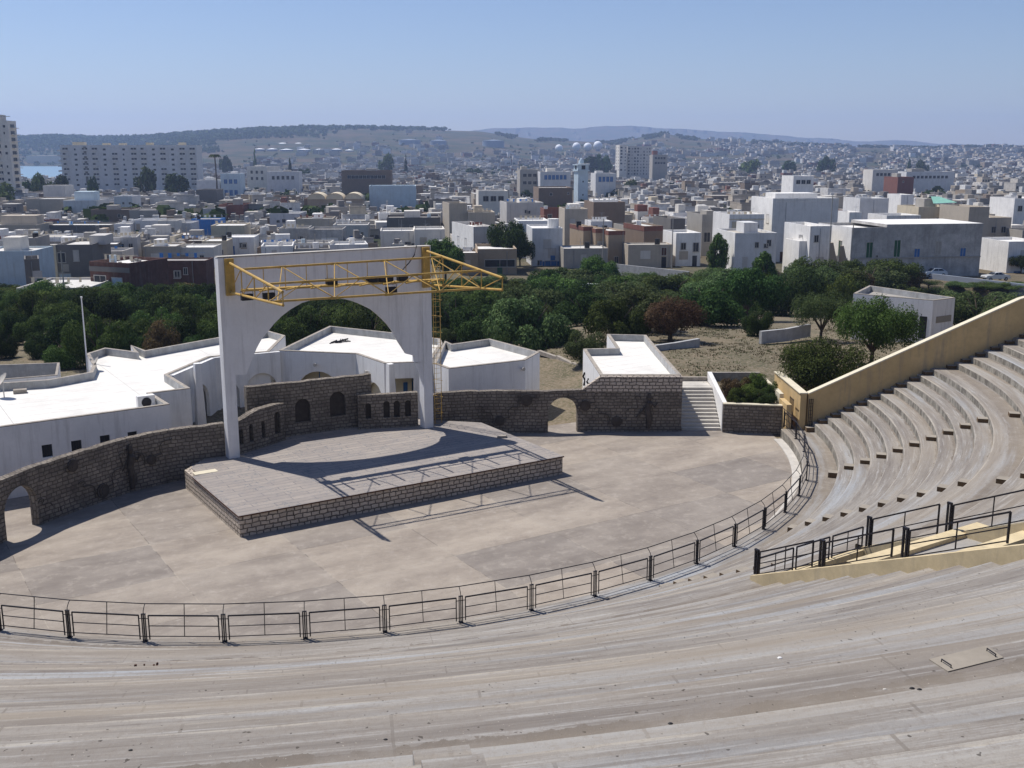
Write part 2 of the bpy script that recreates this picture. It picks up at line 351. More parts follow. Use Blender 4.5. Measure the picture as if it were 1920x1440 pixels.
M['tankw'] = plain('tank_white', (.75, .77, .78), .6, .05, .02, bump=0)
M['tankb'] = plain('tank_blue_grey', (.22, .27, .34), .7, .05, .02, bump=0)
M['bluegrey'] = plain('blue_grey_render', (.27, .30, .35), .9, .15, .6, .3)
M['brownf'] = plain('brown_step_face', (.13, .085, .045), .9, .2)
M['relief'] = plain('dark_patinated_iron', (.085, .07, .058), .95, .35, 4)
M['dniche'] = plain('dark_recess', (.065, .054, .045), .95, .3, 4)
M['stepc'] = plain('step_concrete', (.30, .265, .215), .9, .2)
M['soil'] = plain('planter_soil', (.12, .08, .05), 1, .3, 4)
WALLC = {'white': (.77, .75, .71), 'off white': (.68, .64, .57), 'cream': (.60, .52, .38), 'beige': (.46, .40, .32), 'tan': (.36, .28, .2), 'grey': (.37, .345, .305), 'dark grey': (.17, .16, .15), 'brown': (.22, .165, .125), 'red brick': (.20, .085, .065), 'pale blue': (.48, .57, .62), 'bluish white': (.63, .625, .61), 'pale grey': (.52, .495, .46), 'bright blue': (.06, .22, .55)}
for k, c in WALLC.items(): M['w_' + k] = plain('wall_' + k.replace(' ', '_'), c, .88, .14, .5, .4)
M['w_old brick'] = plain('old_dark_brick', (.13, .068, .056), .95, .35, 1.2, .5)
M['w_weathered'] = plain('weathered_grey_render', (.47, .45, .42), .92, .4, .45, .7)
M['roofs'] = [plain('roof_' + n_, c, .9, .2, .7, .25) for n_, c in (('whitewash', (.72, .70, .66)), ('lime', (.60, .58, .54)), ('dusty', (.42, .39, .34)), ('grey_screed', (.30, .28, .26)))]
# ------------------------------------------------------------------ orchestra and seating
ZL = .6                                             # ledge carrying the railing
mb = MB(); ring = [p for p in [P(2 * pi * k / 192, 26.3) for k in range(192)] if (p.xy - S0).dot(EY) < 13.0 and p.y < 70]
mb.face([(p.x, p.y, 0.0) for p in ring]); tag(mb.build('orchestra_floor', M['floor']), kind='structure')
VA0, VA1, VR0, VR1 = R_(-59.8), R_(-51.7), 35.1, 44.0     # central stair opening
def a_end(r): return math.asin(1.15 / r)
seat = thing('seating_terrace', 'curved tiers of weathered concrete benches rising around the orchestra', 'seating', (C0.x, C0.y, 0))
def lp(a, r, z): p = P(a, r, z); return (p.x - C0.x, p.y - C0.y, z)
def arc_row(mb, a0, a1, r0, r1, z, zb):
    n = max(2, int((a1 - a0) / R_(1.2))); L = lambda a: r0 + .014 * noise.noise(Vector((a * 30, r0, 0))) + .008 * noise.noise(Vector((a * 140, r0, 5)))
    for k in range(n):
        b, c = a0 + (a1 - a0) * k / n, a0 + (a1 - a0) * (k + 1) / n
        lb, lc = L(b), L(c); nr = min(.04, (r1 - r0) / 4)
        mb.face([lp(b, lb + nr, z), lp(c, lc + nr, z), lp(c, r1 + .03, z + .004), lp(b, r1 + .03, z + .004)][::-1], [(b * 30, .04), (c * 30, .04), (c * 30, r1 - r0), (b * 30, r1 - r0)][::-1])
        mb.face([lp(b, lb, z - .03), lp(c, lc, z - .03), lp(c, lc + nr, z), lp(b, lb + nr, z)][::-1], [(b * 30, 0), (c * 30, 0), (c * 30, .04), (b * 30, .04)][::-1])
        mb.face([lp(b, lb, zb), lp(c, lc, zb), lp(c, lc, z - .03), lp(b, lb, z - .03)][::-1], [(b * 30, zb - z - .02), (c * 30, zb - z - .02), (c * 30, -.02), (b * 30, -.02)][::-1])
rows = [(26.5, 28.23, ZL)]
r = 28.23; z = ZL + .14 + .3575
for k in range(1, 50):
    if k <= 10: wd = .74 if k != 10 else 1.35
    elif z < 11.0: wd = .812
    else: wd = .74
    if abs(z - 11.2) < .178: wd = 52.2 - r if 52.2 - r > .5 else .74
    rows.append((r, r + wd, z)); r += wd; z += .3575
    if z > 15.6: break
AMIN = R_(-118)
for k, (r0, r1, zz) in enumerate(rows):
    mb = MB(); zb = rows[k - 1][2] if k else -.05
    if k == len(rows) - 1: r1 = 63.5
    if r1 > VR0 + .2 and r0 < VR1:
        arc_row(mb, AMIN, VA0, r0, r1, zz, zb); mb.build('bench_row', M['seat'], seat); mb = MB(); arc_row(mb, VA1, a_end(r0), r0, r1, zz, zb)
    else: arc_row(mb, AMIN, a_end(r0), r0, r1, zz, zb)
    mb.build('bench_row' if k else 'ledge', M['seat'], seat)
    if 7 < k < 30: continue
# small half-height steps on the aisles
AISLES = [.018 + .004 - .3225 * k for k in range(-0, 8)]
for j, a in enumerate(AISLES):
    for k in range(len(rows) - 1):
        r0, r1, zz = rows[k]
        if a > R_(-61) and a < R_(-50) and r1 > VR0 - 1: continue
        if j == 0: aa = a
        else: aa = a
        if r1 > 60.2 or abs(aa - R_(-90)) < R_(3) and r1 < 48: pass
        if j > 3 and not (j == 4 and r1 > 52.5): continue
        if j == 4: aa = R_(-79)
        h = .19 if k else .27
        mb = MB(); w_ = .78 / 2
        Mx = Matrix.Translation((cos(aa) * r1, sin(aa) * r1, zz)) @ Matrix.Rotation(aa, 4, 'Z')
        mb.box(-.46, .02, -w_ / 1 * .62, w_ * .62, 0, h, Mx); mb.m[3] = mb.m[0] = mb.m[2] = 1
        if j == 4: mb.uv = [[(u_ + k, .3) for u_, v_ in f_] for f_ in mb.uv]; mb.m = [0] * len(mb.m)
        mb.build('half_step', [M['stepc'], M['brownf']] if j < 4 else M['seat'], seat)
tag(MB().prism([tuple(P(AMIN + (R_(2) - AMIN) * k / 80, 26.02).xy) for k in range(81)] + [tuple(P(R_(2) - (R_(2) - AMIN) * k / 80, 26.5).xy) for k in range(81)], .004, .07).build('kerb', M['lightcon']), kind='structure')
# inspection hatch in the walkway
hz = [q for q in rows if q[1] - q[0] > 1.1 and q[0] > 48][0] if any(q[1] - q[0] > 1.1 and q[0] > 48 for q in rows) else rows[30]
hc = [G(1742, 1233, hz[2] + .03), G(1778, 1256, hz[2] + .03), G(1882, 1230, hz[2] + .03), G(1850, 1208, hz[2] + .03)]
h = thing('hatch_cover', 'flat beige concrete inspection cover with two iron handles set in the walkway', 'hatch')
MB().prism(hc, hz[2] - .02, hz[2] + .014).build('cover', M['stepc'], h)
for f in (.1, .9):
    a = Vector(hc[0]).lerp(Vector(hc[3]), f); b = Vector(hc[1]).lerp(Vector(hc[2]), f); p = a.lerp(b, .35); q = a.lerp(b, .85)
    MB().tube([(*p, hz[2] + .012), (*p, hz[2] + .045), (*q, hz[2] + .045), (*q, hz[2] + .012)], .008).build('handle', M['iron'], h)
# pebbles and scraps left on the benches
for (x, y, s, c, lb) in ((1462, 1234, .06, 'white', 'small white stone lying on the walkway left of the hatch'), (1659, 1293, .045, 'lightcon', 'pale pebble below the hatch, left of the dark scraps'), (1710, 1291, .05, 'black', 'dark scrap lying on the bench below the hatch, left one of a pair'), (1724, 1293, .045, 'black', 'dark scrap lying on the bench below the hatch, right one of a pair'), (723, 1387, .04, 'black', 'dark pebble at the foot of the walkway edge, left of centre'), (1257, 1357, .045, 'black', 'dark pebble on the pale bench right of the worn beige steps'), (245, 1407, .04, 'black', 'dark pebble in the walkway at the lower left')):
    d = ray(x, y); best = None
    for r0, r1, zz in rows:
        k = (zz - CAMZ) / d.z; rr = hypot(d.x * k - C0.x, d.y * k - C0.y)
        if r0 <= rr <= r1: best = Vector((d.x * k, d.y * k, zz))
    if best:
        mb = MB(); mb.weld = True; n_ = 6
        for i in range(n_):
            for j in range(3):
                pts = []
                for (ii, jj) in ((i, j), (i + 1, j), (i + 1, j + 1), (i, j + 1)):
                    th, ph = 2 * pi * (ii % n_) / n_, pi / 2 * jj / 3; q = s * .42 * (1 + .35 * noise.noise(Vector((ii % n_, jj, x))))
                    pts.append((q * cos(th) * cos(ph) * 1.4, q * sin(th) * cos(ph), q * sin(ph) * .7))
                mb.face(pts)
        tag(mb.build('pebble', M.get(c) or M['black'], loc=best), lb, 'pebble')
# ------------------------------------------------------------------ orchestra railing
rail = thing('railing', 'black iron railing of linked panels curving along the edge of the orchestra', 'railing', (C0.x, C0.y, ZL))
A0_, DA = -1.8306, .09941; RF = 26.78
def rp(a, r, z): return (r * cos(a), r * sin(a), z)
for i in range(-3, 20):
    a = A0_ + DA * i; g = .0062
    mb = MB()
    for s_ in (-1, 0, 1): mb.bar(rp(a + s_ * .0022, RF, .0), rp(a + s_ * .0022, RF, .98), .026 if s_ else .05, .035)
    mb.bar(rp(a - .0028, RF, .98), rp(a + .0028, RF, .98), .07, .02); mb.bar(rp(a - .0028, RF, .02), rp(a + .0028, RF, .02), .16, .02)
    for z_ in (.18, .82): mb.bar(rp(a - g, RF, z_), rp(a + g, RF, z_), .02)
    mb.build('post', M['iron'], rail)
    MB().tube([rp(a, RF, .96), rp(a, RF - .02, 1.08), rp(a, RF - .12, 1.2), rp(a, RF - .2, 1.26)], .014, 5).build('arm', M['iron'], rail)
    if i < 19:
        b = a + DA; mb = MB(); q0, q1 = a + g, b - g
        for z_, w_ in ((.93, .042), (.56, .024), (.19, .024)): mb.bar(rp(q0, RF, z_), rp(q1, RF, z_), w_)
        for q in (q0, q1): mb.bar(rp(q, RF, .07), rp(q, RF, .94), .035)
        m_ = (a + b) / 2; mb.bar(rp(m_, RF * cos(DA / 2), .19), rp(m_, RF * cos(DA / 2) - .17, 1.26), .022)
        mb.build('panel', M['iron'], rail)
mb = MB(); mb.tube([rp(A0_ + DA * i, RF - .2, 1.26) for i in range(-3, 20)], .017, 6).build('handrail', M['iron'], rail)
# ------------------------------------------------------------------ central stair opening with parapets and rails
vo = thing('stair_opening', 'stair opening through the seating with ochre parapets and black rails', 'stairwell', tuple(P((VA0 + VA1) / 2, VR0, 4)))
def wp(a, r, z): return tuple(P(a, r, z))
def zrow(r):
    for q in rows:
        if q[0] <= r < q[1]: return q[2]
    return rows[-1][2]
def lz(o): return o
def local(mb, p):
    o = p.matrix_world.translation if False else Vector(p.location)
    mb.v = [(v[0] - o.x, v[1] - o.y, v[2] - o.z) for v in mb.v]; return mb
zn = lambda r: 4.44 + (r - VR0) * .445
def parapet(a, r0, r1, th, sgn, steps):
    mb = MB(); rs = [r0 + (r1 - r0) * k / steps for k in range(steps + 1)]
    dv = Vector((-sin(a), cos(a))) * th * sgn
    for q0, q1 in zip(rs, rs[1:]):
        zt0 = zrow(q0) + .42; zt1 = zrow(q1 - .01) + .42
        zt0, zt1 = zn(q0) - (.18 if sgn < 0 else 0), zn(q1) - (.18 if sgn < 0 else 0)
        A, B = P(a, q0).xy, P(a, q1).xy
        c = [(*A, 1.5), (*B, 1.5), (*B, zt1), (*A, zt0)]; D = [(x + dv.x, y + dv.y, z_) for x, y, z_ in c]
        mb.face(c); mb.face(D[::-1]); mb.face([c[3], c[2], D[2], D[3]]); mb.face([c[0], c[3], D[3], D[0]]); mb.face([c[1], D[1], D[2], c[2]])
    mb.weld = True; return mb
local(parapet(VA0 - .002, VR0, VR1 + 1, .22, 1, 1), vo).build('near_parapet', M['paley'], vo)
local(parapet(VA1 + .002, VR0, VR1 + 1, .22, -1, 1), vo).build('far_parapet', M['paley'], vo)
mb = MB(); mb.panel(P(VA0, VR0).xy, P(VA1, VR0).xy, rect(0, (P(VA1, VR0) - P(VA0, VR0)).length, 1.5, 4.25), th=.22, inward=-1); local(mb, vo).build('end_wall', M['paley'], vo)
mb = MB(); mb.face([wp(VA0, VR0, 2.6), wp(VA1, VR0, 2.6), wp(VA1, VR1 + 1, 2.6), wp(VA0, VR1 + 1, 2.6)][::-1]); local(mb, vo).build('stair_floor', M['concrete'], vo)
# cross walls and the slab between them
X0, X1 = Vector(G(1587, 1052, 5.75)), Vector(G(1832, 979, 5.75)); Y0, Y1 = Vector(G(1754, 1046, 6.3)), Vector(G(1920, 990, 6.3))
for A, B, zz in ((X0, X1, 5.75), (Y0, Y0 + (X1 - X0), 6.3)):
    mb = MB(); mb.panel(A, B, rect(0, (B - A).length, zz - .5, zz), th=.42, inward=-1); local(mb, vo).build('cross_wall', M['paley'], vo)
mb = MB(); d_ = (X1 - X0)
mb.prism([tuple(X0), tuple(X0 + d_ * 1.02), tuple(Y0 + d_ * 1.02), tuple(Y0)], 5.35, 5.62); local(mb, vo).build('landing_slab', M['concrete'], vo)
def guard(mb, A, B, h0, n=1, drop=.06, mid=1, w=.045):
    A, B = Vector(A), Vector(B); up = Vector((0, 0, 1))
    for k, f in enumerate((h0, h0 * .52, drop)): mb.bar(A + up * f, B + up * f, w if k == 0 else w * .65)
    for q in (A, B): mb.bar(q, q + up * h0, w)
    for k in range(1, mid + 1): p = A.lerp(B, k / (mid + 1)); mb.bar(p + up * drop, p + up * h0, w * .6)
def post2(mb, A, h):
    A = Vector(A); mb.box(-.075, -.03, -.03, .03, 0, h, Matrix.Translation(A) @ Matrix.Rotation(VA0, 4, 'Z')); mb.box(.03, .075, -.03, .03, 0, h, Matrix.Translation(A) @ Matrix.Rotation(VA0, 4, 'Z')); mb.box(-.08, .08, -.035, .035, h - .05, h + .01, Matrix.Translation(A) @ Matrix.Rotation(VA0, 4, 'Z'))
nr = [VR0 + .05, 37.4, 37.6, 40.0, 40.25, 43.1]
for k in (0, 2, 4):
    mb = MB(); guard(mb, P(VA0 + .003, nr[k] + .12, zn(nr[k])), P(VA0 + .003, nr[k + 1] - .12, zn(nr[k + 1])), .74); local(mb, vo).build('guard_rail', M['iron'], vo)
    mb = MB(); post2(mb, P(VA0 + .003, nr[k], zn(nr[k])), .78); local(mb, vo).build('guard_post', M['iron'], vo)
fr = [VR0 + .3, 37.8, 38.0, 40.6, 40.8, 44]
for k in (0, 2, 4):
    mb = MB(); guard(mb, P(VA1 - .003, fr[k] + .12, zn(fr[k]) - .2), P(VA1 - .003, fr[k + 1] - .12, zn(fr[k + 1]) - .2), .95); local(mb, vo).build('guard_rail', M['iron'], vo)
    mb = MB(); post2(mb, P(VA1 - .003, fr[k], zn(fr[k]) - .3), 1.1); local(mb, vo).build('guard_post', M['iron'], vo)
e0, e1 = P(VA0, VR0 + .1, 4.25), P(VA1, VR0 + .1, 4.25)
for f0, f1 in ((.02, .33), (.36, .66), (.69, .98)):
    mb = MB(); guard(mb, e0.lerp(e1, f0), e0.lerp(e1, f1), .72, w=.04); local(mb, vo).build('guard_rail', M['iron'], vo)
# ------------------------------------------------------------------ end wall of the seating, gate, planter, garden stairs
ew = thing('boundary_wall', 'long ochre plastered wall climbing beside the end of the benches', 'wall', (17.3, 60.62, 0))
MB().panel((0, 0), (1, 0), [(0, -.4), (46, -.4), (46, 17.5), (11.8, 8.3), (0, 2.75)], th=.38).build('wall', M['yellow'], ew)
mb = MB(); mb.bar((0, .19, 2.78), (11.8, .19, 8.33), .46, .07); mb.bar((11.8, .19, 8.33), (30, .19, 13.2), .46, .07); mb.build('coping', M['cream'], ew)
sw = thing('boundary_wall', 'short ochre wall with black streaks running back from the gate to the garden', 'wall', (17.2, 60.64, 0))
MB().box(-.36, 0, 0, 6.3, -.3, 2.76).build('wall', M['yellow'], sw); MB().box(-.42, .06, .0, 6.3, 2.763, 2.82).build('coping', M['cream'], sw)
MB().box(0.02, 3.2, 5.6, 6.0, -.3, 2.45).build('return_wall', M['coping'], sw)
gt = thing('iron_gate', 'narrow black iron gate folded against the end of the ochre wall', 'gate', (17.32, 60.5, ZL))
mb = MB()
for k in range(3): mb.bar((k * .11, 0, 0), (k * .11, 0, 1.9), .035)
for k in range(9): mb.bar((0, 0, .1 + k * .22), (.22, 0, .1 + k * .22), .02)
mb.build('leaf', M['iron'], gt)
gt2 = thing('iron_gate', 'black iron gate leaf with bars at the head of the curved railing', 'gate', (16.55, 61.0, ZL))
mb = MB()
for k in range(6): mb.bar((0, k * .17, 0), (0, k * .17, 1.75), .025)
for z_ in (.05, .9, 1.7): mb.bar((0, 0, z_), (0, .85, z_), .035)
mb.build('leaf', M['iron'], gt2)
yw = thing('stair_wall', 'small ochre wall between the planter and the narrow garden steps', 'wall', (16.15, 60.9, 0))
MB().box(-.02, .28, 0, 1.8, 0, 2.05).build('wall', M['yellow'], yw)
mb = MB(); mb.prism([(0, 1.82), (.24, 1.82), (.24, 6.9), (0, 6.9)], 0, 2.3); mb.build('rear_wall', M['cream'], yw)
pl = thing('planter', 'stone fronted raised planter full of flowering shrubs beside the garden stairs', 'planter', (12.7, 62.3, 0))
MB().panel((0, 0), (3.42, -.5), rect(0, 3.45, 0, 1.74), th=.3).build('front_wall', M['stone'], pl)
mb = MB(); mb.prism([(-.02, -.04), (3.42, -.54), (3.46, -.18), (.02, .34)], 1.743, 1.80); mb.build('coping', M['cream'], pl)
mb = MB(); mb.panel((0, .32), (0, 5.5), [(0, 0), (5.2, 0), (5.2, 2.6), (0, 1.80)], th=.26, inward=-1); mb.build('side_wall', M['white'], pl)
MB().box(.0, 3.42, 5.52, 5.75, 0, 2.55).build('rear_wall', M['coping'], pl)
mb = MB(); mb.prism([(.27, .4), (3.42, -.1), (3.42, 5.5), (.27, 5.5)], .2, 1.55); mb.build('soil', M['soil'], pl)
gs = thing('garden_stairs', 'wide concrete steps climbing from the orchestra to the garden', 'stairs', (10.32, 62.75, 0))
for k in range(12): MB().box(0, 2.34, k * .285, 3.6, (k * .165) - (.1 if k == 0 else 0), (k + 1) * .165).build('step', M['lightcon'], gs)
MB().box(0, 2.34, 3.62, 5.0, -.2, 1.99).build('landing', M['lightcon'], gs); MB().box(0, 2.34, 5.02, 5.25, -.2, 2.25).build('upper_kerb', M['coping'], gs)
gs2 = thing('garden_stairs', 'narrow concrete steps squeezed between the planter and the ochre wall', 'stairs', (16.45, 62.8, 0))
for k in range(8): MB().box(0, .36 + .0, k * .3, 3.6, ZL + k * .17, ZL + (k + 1) * .17).build('step', M['lightcon'], gs2)
# ------------------------------------------------------------------ stage
stg = thing('stage', 'raised rectangular stage with stone sides and a paved deck', 'stage', (S0.x, S0.y, 0), TH)
mb = MB(); mb.prism([(0, 0), (17.35, 0), (17.35, 8.3), (14.2, 11.4), (3, 11.4), (0, 8.3)], 0.004, .955); mb.build('base', M['stonel'], stg)
mb = MB(); mb.prism([(-.05, -.05), (17.4, -.05), (17.4, 8.32), (14.25, 11.45), (2.95, 11.45), (.35, 8.35), (.35, 6.9), (-.05, 6.9)], .957, 1.0); mb.build('deck', M['deck'], stg)
mb = MB(); mb.box(-.06, 17.41, -.065, -.052, .935, .995); mb.box(-.066, -.053, -.06, 6.9, .935, .995); mb.build('edge_strip', M['rust'], stg)
mb = MB(); mb.box(.15, 1.3, 6.98, 7.5, .959, 1.02); mb.build('access_cover', M['cream'], stg)
tag(MB().prism([(0, 0), (.5, .1), (.55, .4), (.2, .45)], 0, .12).build('stone_block', M['coping'], loc=W(16.3, 4.8, 1.001)), 'small rough stone left on the right part of the stage deck', 'stone')
# ------------------------------------------------------------------ proscenium
pr = thing('proscenium', 'tall white arched screen wall standing at the back of the stage', 'stage arch', (S0.x, S0.y, 0), TH)
def onwall(x, y, t):                                # point of the view ray on the plane at depth t of the stage frame
    d = ray(x, y); k = (t + EY.dot(S0)) / EY.dot(Vector((d.x, d.y))); X = d * k; q = Vector((X.x, X.y)) - S0
    return (q.dot(EX), X.z + CAMZ)
cut = [onwall(x, y, 8.9) for x, y in ((438, 703), (462, 702.6), (467, 687.6), (481.5, 652.5), (490, 637), (502, 622), (514, 607), (528, 593), (545, 580), (566, 568), (584, 562.5), (604.5, 560), (617, 559), (630, 559), (646, 561), (662, 565), (680, 572), (697, 580.6), (709, 590), (719.5, 600), (728, 609), (735.5, 619), (748, 641), (762.6, 663.6), (777, 667), (777, 679), (790, 679))]
zf = lambda x: x
out = [(2.75, 3.0), (3.02, 3.0)] + [(3.02, cut[0][1])] + cut[1:-1] + [(13.95, cut[-1][1]), (13.95, 3.0), (14.45, 3.0), (14.45, 11.42), (2.75, 11.38)]
MB().panel((0, 8.9), (1, 8.9), out, th=.24).build('arch_wall', M['white'], pr)
MB().box(2.48, 3.05, 8.86, 9.42, .9, 11.38).build('pillar', M['white'], pr)
MB().box(13.93, 14.5, 8.86, 9.42, .9, 11.42).build('pillar', M['white'], pr)
mb = MB(); mb.face([(13.45, 8.9, cut[-1][1]), (13.93, 8.9, cut[-1][1]), (13.93, 8.9, cut[-1][1] - 1.3)]); mb.face([(13.45, 9.1, cut[-1][1]), (13.93, 9.1, cut[-1][1] - 1.3), (13.93, 9.1, cut[-1][1])]); mb.face([(13.45, 8.9, cut[-1][1]), (13.93, 8.9, cut[-1][1] - 1.3), (13.93, 9.1, cut[-1][1] - 1.3), (13.45, 9.1, cut[-1][1])]); mb.build('bracket', M['white'], pr)
MB().box(2.46, 14.52, 8.84, 9.3, 11.423, 11.46).build('coping', M['lightcon'], pr)
# lighting truss
tr = thing('lighting_truss', 'yellow painted steel lighting truss cantilevered from the white stage arch', 'truss', (S0.x, S0.y, 0), TH)
arms = {}
for sx, nm in ((3.0, 'arm'), (14.12, 'arm')):
    zt, zb = (11.15, 9.65) if sx < 5 else (11.2, 9.3)
    Lp = 7.35 if sx < 5 else 8.05; y0 = 8.8
    T0, T1 = Vector((sx, y0, zt)), Vector((sx, y0 - Lp, 10.47)); B0, B1 = Vector((sx, y0, zb)), Vector((sx, y0 - Lp, 9.87))
    mb = MB(); mb.tube([T0, T1], .07, 8); mb.tube([B0, B1], .065, 8)
    ks = [0, .25, .5, .75, 1]
    for i, k in enumerate(ks):
        if i: mb.tube([T0.lerp(T1, k), B0.lerp(B1, k)], .03)
        if i < 4: mb.tube([B0.lerp(B1, k), T0.lerp(T1, ks[i + 1])], .027)
    mb.build('arm', M['steel'], tr); arms[sx < 5] = (T0, T1, B0, B1)
    MB().box(sx - .22, sx + .22, 8.65, 8.855, zb - .15, zt + .2).build('mounting_plate', M['steel'], tr)
def arm(left, top, k): T0, T1, B0, B1 = arms[left]; return (T0.lerp(T1, k) if top else B0.lerp(B1, k))
ka = .25; kb = .75
A_ = (arm(True, 1, ka), arm(False, 1, ka)); Bc = (arm(True, 1, kb), arm(False, 1, kb)); Cc = (arm(True, 0, kb), arm(False, 0, kb)); Dc = (arm(True, 0, ka), arm(False, 0, ka))
Dc = (Dc[0] + Vector((0, 0, .25)), Dc[1] + Vector((0, 0, .35)))
for q, rr in ((A_, .055), (Bc, .055), (Cc, .055)): MB().tube([q[0], q[1]], rr, 8).build('chord', M['steel'], tr)
MB().bar(Dc[0], Dc[1], .4, .1).build('walkway_beam', M['steel'], tr)
mb = MB(); n_ = 10
for i in range(n_ + 1): mb.tube([A_[0].lerp(A_[1], i / n_), Dc[0].lerp(Dc[1], i / n_)], .02)
mb.build('posts', M['steel'], tr)
mb = MB(); n_ = 4
for i in range(n_):
    mb.tube([Cc[0].lerp(Cc[1], (i + .15) / n_), A_[0].lerp(A_[1], (i + .75) / n_)], .027); mb.tube([A_[0].lerp(A_[1], (i + .75) / n_), Cc[0].lerp(Cc[1], min(1, (i + 1.15) / n_))], .027)
mb.build('bracing', M['steel'], tr)
mb = MB()
for i in range(n_):
    mb.tube([Cc[0].lerp(Cc[1], (i + .15) / n_), Bc[0].lerp(Bc[1], (i + .65) / n_)], .022); mb.tube([Bc[0].lerp(Bc[1], (i + .65) / n_), Cc[0].lerp(Cc[1], min(1, (i + 1.15) / n_))], .022)
    for q, f in ((Cc, (i + .15) / n_), (A_, (i + .75) / n_), (Bc, (i + .65) / n_)):
        p = q[0].lerp(q[1], f); MB().box(-.2, .2, -.05, .05, -.07, .05, Matrix.Translation(p)).build('gusset', M['steel'], tr)
mb.build('front_bracing', M['steel'], tr)
for i in range(8):
    p = Dc[0].lerp(Dc[1], (i + .6) / 8.4); q = Bc[0].lerp(Bc[1], (i + .6) / 8.4)
    MB().tube([p + Vector((0, -.3, -.05)), p.lerp(q, .42) + Vector((0, 0, -.12))], .05).build('cross_bar', M['steel'], tr)
for k, (f, dz) in enumerate(((.42, .22), (.62, .22), (.69, .22), (.78, .22), (.02, -.35), (.12, -.35), (.72, -.4))):
    p = Dc[0].lerp(Dc[1], f); fl = thing('floodlight', ['black box floodlight left of the middle of the yellow truss', 'black box floodlight right of the middle of the yellow truss', 'widest black floodlight on the right half of the yellow truss', 'black floodlight nearest the right pillar of the stage arch', 'black spotlight hanging beside the left mounting of the yellow truss', 'black spotlight hanging second from the left end of the truss', 'small black spotlight hanging under the right half of the truss'][k], 'floodlight', W(p.x, p.y, p.z + dz), TH, 'lamps on the truss')
    w_ = .42 if k == 2 else .28
    mb = MB(); mb.box(-w_, w_, -.14, .14, -.15, .15); mb.box(-w_ * .9, w_ * .9, -.2, -.14, -.11, .11); mb.build('housing', M['black'], fl)
    mb = MB(); mb.tube([(-w_ - .03, 0, 0), (-w_ - .03, 0, -.2 if dz > 0 else .3), (w_ + .03, 0, -.2 if dz > 0 else .3), (w_ + .03, 0, 0)], .018, 5); mb.build('bracket', M['black'], fl)
cb = MB().tube([W(13.6, 8.82, 11.5), W(13.45, 8.8, 11.0), W(13.0, 8.6, 10.6), W(12.4, 8.2, 10.3)], .03, 5); tag(cb.build('cable', M['black']), 'black cable hanging down the right end of the stage arch', 'cable')
ld = thing('caged_ladder', 'tall yellow caged ladder rising behind the right pillar of the arch', 'ladder', (*W(14.95, 9.5).xy, 0), TH)
mb = MB()
for s_ in (0, .45): mb.bar((s_, 0, .1), (s_, 0, 10.6), .03)
mb.build('side_rails', M['steel'], ld); mb = MB()
for k in range(34): mb.bar((0, 0, .4 + k * .3), (.45, 0, .4 + k * .3), .015)
mb.build('rungs', M['steel'], ld); mb = MB()
for k in range(10): mb.tube([(.22 + .36 * cos(a), .05 + .62 * sin(a), 1.6 + k * .95) for a in [pi * j / 8 for j in range(9)]], .014, 4, cap=False)
for a in (.3, .9, pi / 2, 2.2, 2.8): mb.bar((.22 + .36 * cos(a), .05 + .62 * sin(a), 1.6), (.22 + .36 * cos(a), .05 + .62 * sin(a), 10.2), .012)
mb.build('cage', M['steel'], ld)
# ------------------------------------------------------------------ stone walls
def stonewall(name, label, pts, h, ops=(), th=.42, base=0, mat='stone', cat='stone wall', niche=False, tops=None):
    o = thing(name, label, cat, W(pts[0][0], pts[0][1], base), TH); ox, oy = pts[0]
    mb = MB(); L = 0
    for i, (a, b) in enumerate(zip(pts, pts[1:])):
        l = hypot(b[0] - a[0], b[1] - a[1]); h0, h1 = (tops[i], tops[i + 1]) if tops else (h, h)
        nseg = max(1, int(l / .5)); top = [(l * (1 - k / nseg), (h0 + (h1 - h0) * (1 - k / nseg)) + .07 * noise.noise(Vector((L + l * (1 - k / nseg), ox, 3)) * 1.7)) for k in range(nseg + 1)]
        os_ = [q for q in ops if q[0] == i]; holes = []; out = [(0, 0)]
        for q in os_:
            if q[3] == 0: out += [p for p in [(q[1], 0)] + arch(q[1], q[2], 0, q[4])[::-1][:-2] + [(q[2], 0)]]
            else: holes.append(arch(q[1], q[2], q[3], q[4]))
        out += [(l, 0)] + top
        q0 = len(mb.uv); mb.panel((a[0] - ox, a[1] - oy), (b[0] - ox, b[1] - oy), out, holes, th)
        for j in range(q0, len(mb.uv)): mb.uv[j] = [(u + L, v) for u, v in mb.uv[j]]
        d = Vector((b[0] - a[0], b[1] - a[1])).normalized(); nn = Vector((-d.y, d.x))
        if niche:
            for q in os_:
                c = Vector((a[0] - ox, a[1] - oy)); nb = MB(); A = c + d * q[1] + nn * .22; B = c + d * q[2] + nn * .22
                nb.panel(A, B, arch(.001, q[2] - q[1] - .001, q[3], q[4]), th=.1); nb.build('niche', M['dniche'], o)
        L += l
    mb.build('wall', M[mat], o); return o
LW = [(-16, -1.6), (-11.7, 2.5), (-8.9, 4.9), (-6.9, 6.62), (-5.1, 7.75), (-2.4, 9.25), (-.2, 9.75), (2.5, 9.5)]
stonewall('stone_wall', 'curved rubble stone wall with an arched gateway left of the stage', LW, 2.75, [(2, .28, 2.3, 0, 1.15)])
RW = [(14.7, 9.6), (16.2, 10.0), (18.2, 9.45), (20.4, 7.95), (22.1, 6.95), (24.6, 5.85)]
RWo = stonewall('stone_wall', 'rubble stone wall with an arched gateway right of the stage', RW, 2.58, [(3, .0 + .9, 1.95, 0, 1.3)]) if False else None
def w2s(x, y): q = Vector((x, y)) - S0; return (q.dot(EX), q.dot(EY))
RW = [(14.55, 9.62), (15.6, 10.5), (18.0, 9.55), (20.2, 8.1), w2s(1.55, 62.1), w2s(5.3, 62.62)]
